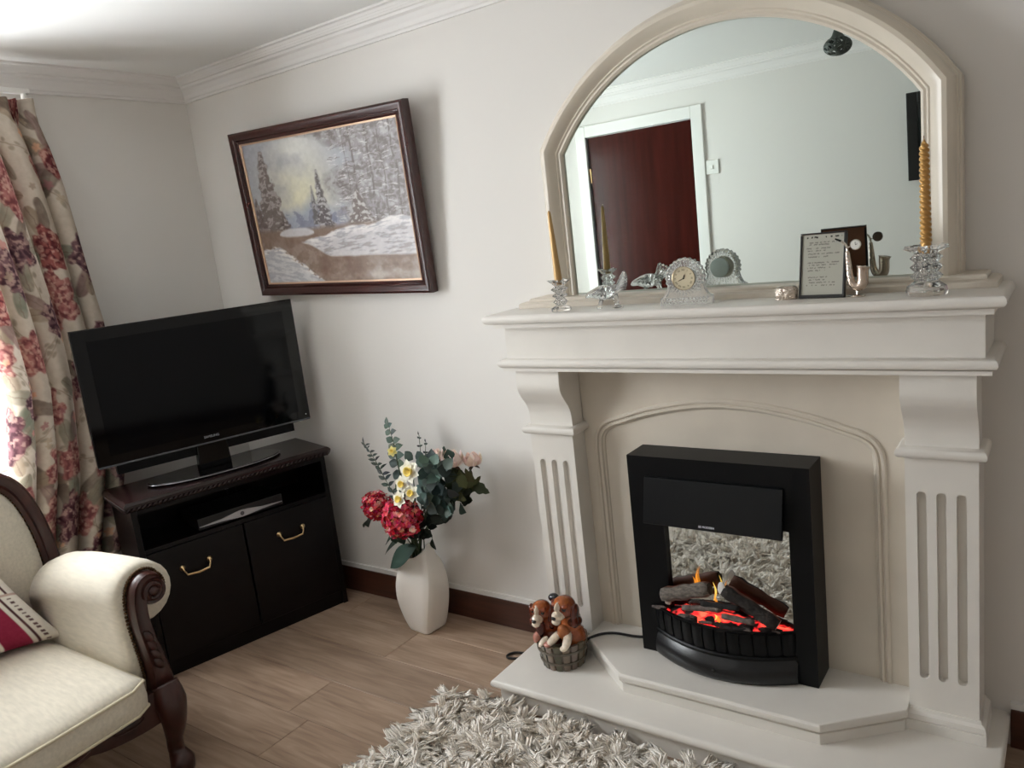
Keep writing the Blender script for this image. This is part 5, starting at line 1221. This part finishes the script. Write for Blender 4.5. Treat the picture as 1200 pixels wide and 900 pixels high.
# ================================================================== PUPPIES IN A TUB
def puppies():
    cx, cy, z0 = .161, -.259, .0936
    t = thing('puppy_ornament', 'pottery ornament of two brown and white puppies in a wooden tub', 'ornament', (cx, cy, z0)); O = Vector((cx, cy, z0))
    # tub of staves
    n = 18
    def tubr(z): return .066+.014*z/.085
    tub = MB(); tub.lathe([(.064, 0), (.0655, .004), (.0785, .083), (.073, .083), (.071, .066)], 40, O, col=(.36, .31, .26)); tb = tub.build('tub', GLAZE, t, angle=50)
    rg = random.Random(4)
    for k in range(n):
        a0, a1 = 2*PI*(k+.06)/n, 2*PI*(k+.94)/n; m = MB(); h = .084+rg.uniform(-.004, .006); rings = []
        c = jit(rg.choice([(.40, .345, .29), (.34, .29, .24), (.45, .385, .32), (.38, .34, .28)]), .02, rg)
        for z in (.001, .03, .06, h):
            ri, ro = tubr(z)-.006, tubr(z)+.003; rings.append([O+Vector((r*math.cos(a), r*math.sin(a), z)) for r, a in ((ri, a0), (ro, a0+.02), (ro+.001, (a0+a1)/2), (ro, a1-.02), (ri, a1))])
        m.loft(rings, col=c); m.build('stave', GLAZE, tb, angle=40)
    for z in (.026, .062):
        m = MB(); m.lathe([(tubr(z-.005)+.003, z-.005), (tubr(z)+.0062, z-.0035), (tubr(z)+.0062, z+.0035), (tubr(z+.005)+.003, z+.005)], 40, O, col=(.35, .315, .265)); m.build('hoop', GLAZE, tb, angle=40)
    BR, LB, WH, DK, PK = (.50, .22, .09), (.62, .33, .15), (.88, .82, .74), (.10, .06, .05), (.72, .48, .42)
    def pup(parts, name):
        """parts: (centre, radii, euler, colour) blended into one continuous glazed body"""
        m = MB()
        for c, r, e, col in parts: m.ell(O+Vector(c), r, 20, 14, Euler(e).to_matrix())
        o = m.build(name, GLAZE, t, smooth=True)
        rm = o.modifiers.new('r', 'REMESH'); rm.mode = 'VOXEL'; rm.voxel_size = .0019
        sm = o.modifiers.new('s', 'SMOOTH'); sm.iterations = 4; sm.factor = .5
        baked(o); me = o.data; me.materials.clear(); me.materials.append(GLAZE)
        P = np.empty(len(me.vertices)*3, np.float32); me.vertices.foreach_get('co', P); P = P.reshape(-1, 3)
        best = np.full(len(P), 9e9); col = np.zeros((len(P), 3))
        for c, r, e, cl in parts:
            Rm = np.array(Euler(e).to_matrix()); q = (P-np.array(c)) @ Rm; d = np.sqrt(((q/np.array(r))**2).sum(1)); d = (d-1)*min(r)
            k = d < best; best = np.where(k, d, best); col[k] = cl
        nz = fbm(P[:, 0]*120+P[:, 1]*90, P[:, 2]*120, 3)
        col = col*(0.86+.28*nz[:, None]); set_cols(me, col); me.polygons.foreach_set('use_smooth', np.ones(len(me.polygons), bool))
        for c, r, e, cl in parts: pass
        return o
    # facing the room, slightly towards the sofa side: face direction
    def head(h, yaw, tilt, s=1.0, patch=BR):
        h = Vector(h); f = Vector((math.sin(yaw), -math.cos(yaw), 0)); sd = Vector((math.cos(yaw), math.sin(yaw), 0)); up = Vector((0, 0, 1)); q = (0, 0, yaw)
        P = lambda a, b, c: tuple(h+sd*a*s+f*b*s+up*c*s)
        k = lambda *r: tuple(x*s for x in r)
        return [(P(0, 0, 0), k(.034, .036, .034), q, patch), (P(0, .010, .020), k(.024, .024, .016), q, LB),
                (P(0, .034, -.014), k(.017, .026, .015), (-.35, 0, yaw), WH), (P(0, .030, .010), k(.007, .020, .016), (-.5, 0, yaw), WH),
                (P(0, .046, -.026), k(.014, .015, .010), q, WH), (P(0, .059, -.012), k(.0075, .0055, .006), q, DK),
                (P(0, .044, -.036), k(.010, .010, .004), q, (.45, .16, .14)),
                (P(.017, .028, .006), k(.0065, .005, .0065), q, DK), (P(-.017, .028, .006), k(.0065, .005, .0065), q, DK),
                (P(.018, .024, .014), k(.011, .010, .006), q, patch), (P(-.018, .024, .014), k(.011, .010, .006), q, patch),
                (P(.034, -.002, -.016), k(.009, .020, .034), (.1, .18, yaw), (.36, .13, .06)), (P(-.034, -.002, -.016), k(.009, .020, .034), (.1, -.18, yaw), (.36, .13, .06)),
                (P(.037, .004, -.042), k(.008, .017, .016), (0, 0, yaw), (.36, .13, .06)), (P(-.037, .004, -.042), k(.008, .017, .016), (0, 0, yaw), (.36, .13, .06))]
    ya = .10
    A = head((-.055, -.016, .172), ya, 0, .98, BR)+[((-.036, .004, .125), (.034, .034, .045), (0, .15, 0), (.50, .21, .09)), ((-.032, .006, .075), (.040, .040, .045), (0, 0, 0), (.40, .16, .08)),
        ((-.050, -.040, .118), (.014, .014, .030), (0, .1, 0), (.28, .10, .08)), ((-.062, -.050, .092), (.013, .014, .020), (0, .2, 0), PK), ((-.030, -.062, .090), (.012, .022, .009), (.5, 0, -.3), WH)]
    oa = pup(A, 'puppy'); oa['label'] = 'puppy with its mouth open and a dark ear patch'
    B = head((.030, -.010, .198), -.08, 0, 1.06, BR)+[((.036, .008, .145), (.034, .034, .048), (0, -.1, 0), LB), ((.038, .010, .09), (.042, .040, .045), (0, 0, 0), (.60, .30, .13)),
        ((.052, .000, .150), (.028, .026, .020), (0, 0, 0), (.34, .14, .06)), ((.030, -.030, .118), (.022, .018, .030), (.3, 0, 0), (.62, .36, .20)),
        ((.004, -.050, .102), (.014, .034, .012), (.45, 0, -.35), WH), ((-.008, -.070, .090), (.013, .014, .009), (.3, 0, 0), PK), ((.052, -.050, .102), (.014, .034, .012), (.5, 0, .2), WH), ((.050, -.070, .088), (.012, .013, .009), (0, 0, 0), WH)]
    ob = pup(B, 'puppy'); ob['label'] = 'higher puppy resting its paws on the tub rim'
    m = MB(); m.ell(O+Vector((-.022, .012, .208)), (.020, .016, .014), 12, 8, col=(.07, .07, .10)); m.build('cap', GLAZE, oa, smooth=True)
puppies()

# ================================================================== CEILING LIGHT (seen in the mirror)
def ceiling_light():
    cx, cy = .93, -1.33
    t = thing('ceiling_light', 'ceiling light with wicker wire ball shades on curved arms', 'ceiling light', (cx, cy, ZC))
    MB().lathe([(.055, ZC-.0), (.055, ZC-.012), (.02, ZC-.03), (.012, ZC-.06), (.006, ZC-.115), (.0, ZC-.116)], 24, (cx, cy, 0)).build('ceiling_rose', GUN, t, angle=40)
    for k in range(3):
        a = PI+.12+2*PI*k/3; d = Vector((math.cos(a), math.sin(a), 0)); e = Vector((cx, cy, 0))+d*.215
        pts = catmull([(cx, cy, ZC-.095), Vector((cx, cy, ZC-.105))+d*.07, Vector((cx, cy, ZC-.102))+d*.15, Vector((e.x, e.y, ZC-.128))-d*.006, (e.x, e.y, ZC-.163)], 5)
        ar = MB().tube(pts, .0055, 8).build('arm', GUN, t, smooth=True)
        MB().lathe([(.008, ZC-.157), (.012, ZC-.170), (.020, ZC-.191), (.030, ZC-.203), (.026, ZC-.205), (.008, ZC-.175)], 18, (e.x, e.y, 0)).build('holder', GUN, ar, angle=40)
        m = MB(); c = Vector((e.x, e.y, ZC-.231)); rg = random.Random(k)
        for i in range(30):                                # woven wire ball
            nrm = Vector((rg.gauss(0, 1), rg.gauss(0, 1), rg.gauss(0, 1))).normalized(); u_ = nrm.orthogonal().normalized(); v_ = nrm.cross(u_); rr = []
            for j in range(25):
                q = 2*PI*j/24; p = u_*math.cos(q)+v_*math.sin(q); rr.append(c+Vector((p.x*.050, p.y*.050, p.z*.034)))
            m.tube(rr, .0024, 5, cap=False)
        m.build('wire_shade', GUN, ar, smooth=True)
        MB().ell(c+Vector((0, 0, .004)), (.018, .018, .022), 12, 8).build('bulb', PLAST, ar, smooth=True)
ceiling_light()

# ================================================================== SHAGGY RUG
def rug():
    x0, x1, y0, y1 = -.150, 1.30, -1.95, -.462
    t = thing('shaggy_rug', 'thick cream shaggy pile rug on the floor in front of the hearth', 'rug', ((x0+x1)/2, (y0+y1)/2, 0))
    MB().box(x0+.01, x1-.01, y0+.01, y1-.01, .0005, .014).build('backing', BACKM, t)
    rg = np.random.default_rng(2); parts = []
    def hgt(a, b):
        edge = np.clip(np.minimum(np.minimum(a-x0, x1-a), np.minimum(b-y0, y1-b))/.03, 0, 1)
        return .004+edge**.6*(.024+.017*np.clip(fbm(a*17, b*17, 91, 3)*1.6-.3, 0, 1))
    gu, gv = np.meshgrid(np.linspace(x0+.004, x1-.004, 240), np.linspace(y0+.004, y1-.004, 240))
    gz = hgt(gu, gv)+.004*(fbm(gu*90, gv*90, 95, 2)-.5)
    pad = colour_grid('pile_base', np.stack([gu, gv, gz], -1), np.ones(gu.shape+(3,))*np.array([.95, .925, .89]), RUGM, t); pad['kind'] = 'stuff'
    NL = 10500; Q = 8                                    # locks of yarn, a few strands each
    lxc = x0+.014+(x1-x0-.028)*rg.random(NL); lyc = y0+.014+(y1-y0-.028)*rg.random(NL)
    keep = (lyc > -1.4) | (rg.random(NL) < .8); lxc, lyc = lxc[keep], lyc[keep]; NL = len(lxc); N = NL*Q
    fx = (fbm(lxc*15, lyc*15, 3, 3)-.5)*9.0+rg.normal(0, 1.5, NL); fy = (fbm(lxc*15+9, lyc*15+4, 7, 3)-.5)*9.0+rg.normal(0, 1.5, NL)
    lift = hgt(lxc, lyc)-.010
    ex = np.clip((x0+.05-lxc)/.05, 0, 1); ey = np.clip((lyc-y1+.05)/.05, 0, 1)*.35
    fx = fx-ex*.8; fy = fy+ey*.6-.25
    rep_ = lambda a: np.repeat(a, Q)
    ja, jr = rg.random(N)*6.28, .0085*np.sqrt(rg.random(N))
    x = rep_(lxc)+jr*np.cos(ja); y = rep_(lyc)+jr*np.sin(ja)
    lx = rep_(fx)+rg.normal(0, .10, N)-.10*np.cos(ja); ly = rep_(fy)+rg.normal(0, .10, N)-.10*np.sin(ja)
    L = rep_(.030+.022*rg.random(NL))+.006*rg.random(N)
    n = np.sqrt(1+lx*lx+ly*ly); dx, dy, dz = lx/n, ly/n, 1/n
    K = 4; S = 3; rad = .0028+.0013*rg.random(N)
    rings = []
    wob = rg.normal(0, .004, (N, 2))
    az = rg.random(N)*6.28
    for k in range(K):
        s = (0, .4, .85, 1)[k]; bend = s*s
        cxp = x+dx*L*s*(.45+.75*bend)+wob[:, 0]*math.sin(s*PI); cyp = y+dy*L*s*(.45+.75*bend)+wob[:, 1]*math.sin(s*PI); czp = rep_(lift)+.009+L*dz*(s-.28*bend*(1-dz))
        r = rad*(.9, 1.1, .95, .05)[k]
        for j in range(S):
            a = az+2*PI*j/S
            rings.append(np.stack([cxp+r*np.cos(a), cyp+r*np.sin(a), czp], -1))
    V = np.stack(rings, 1).reshape(-1, 3)                # strand-major
    base = np.arange(N)[:, None]*K*S; F = []
    for k in range(K-1):
        for j in range(S):
            q = (j+1) % S; F.append(np.stack([base[:, 0]+k*S+j, base[:, 0]+k*S+q, base[:, 0]+(k+1)*S+q, base[:, 0]+(k+1)*S+j], -1))
    F = np.concatenate(F)
    V[:, 2] = np.maximum(V[:, 2], .001)
    lim = -.437; V[:, 1] = np.minimum(V[:, 1], lim)
    P = V @ np.eye(3); Mi = np.array(WM[t].inverted()); P = P @ Mi[:3, :3].T+Mi[:3, 3]
    me = fast_mesh('pile', P, F); me.materials.append(RUGM)
    tone = np.clip(.62+.7*(fbm(x*14, y*14, 31, 3)-.5)+rep_(rg.normal(0, .16, NL))+rg.normal(0, .06, N), 0, 1)[:, None]
    c = np.array([.945, .905, .85])*(1-tone)+np.array([.995, .98, .955])*tone
    c = np.repeat(c, K*S, 0)
    set_cols(me, c)
    o = link('pile', me, t); o['kind'] = 'stuff'
rug()
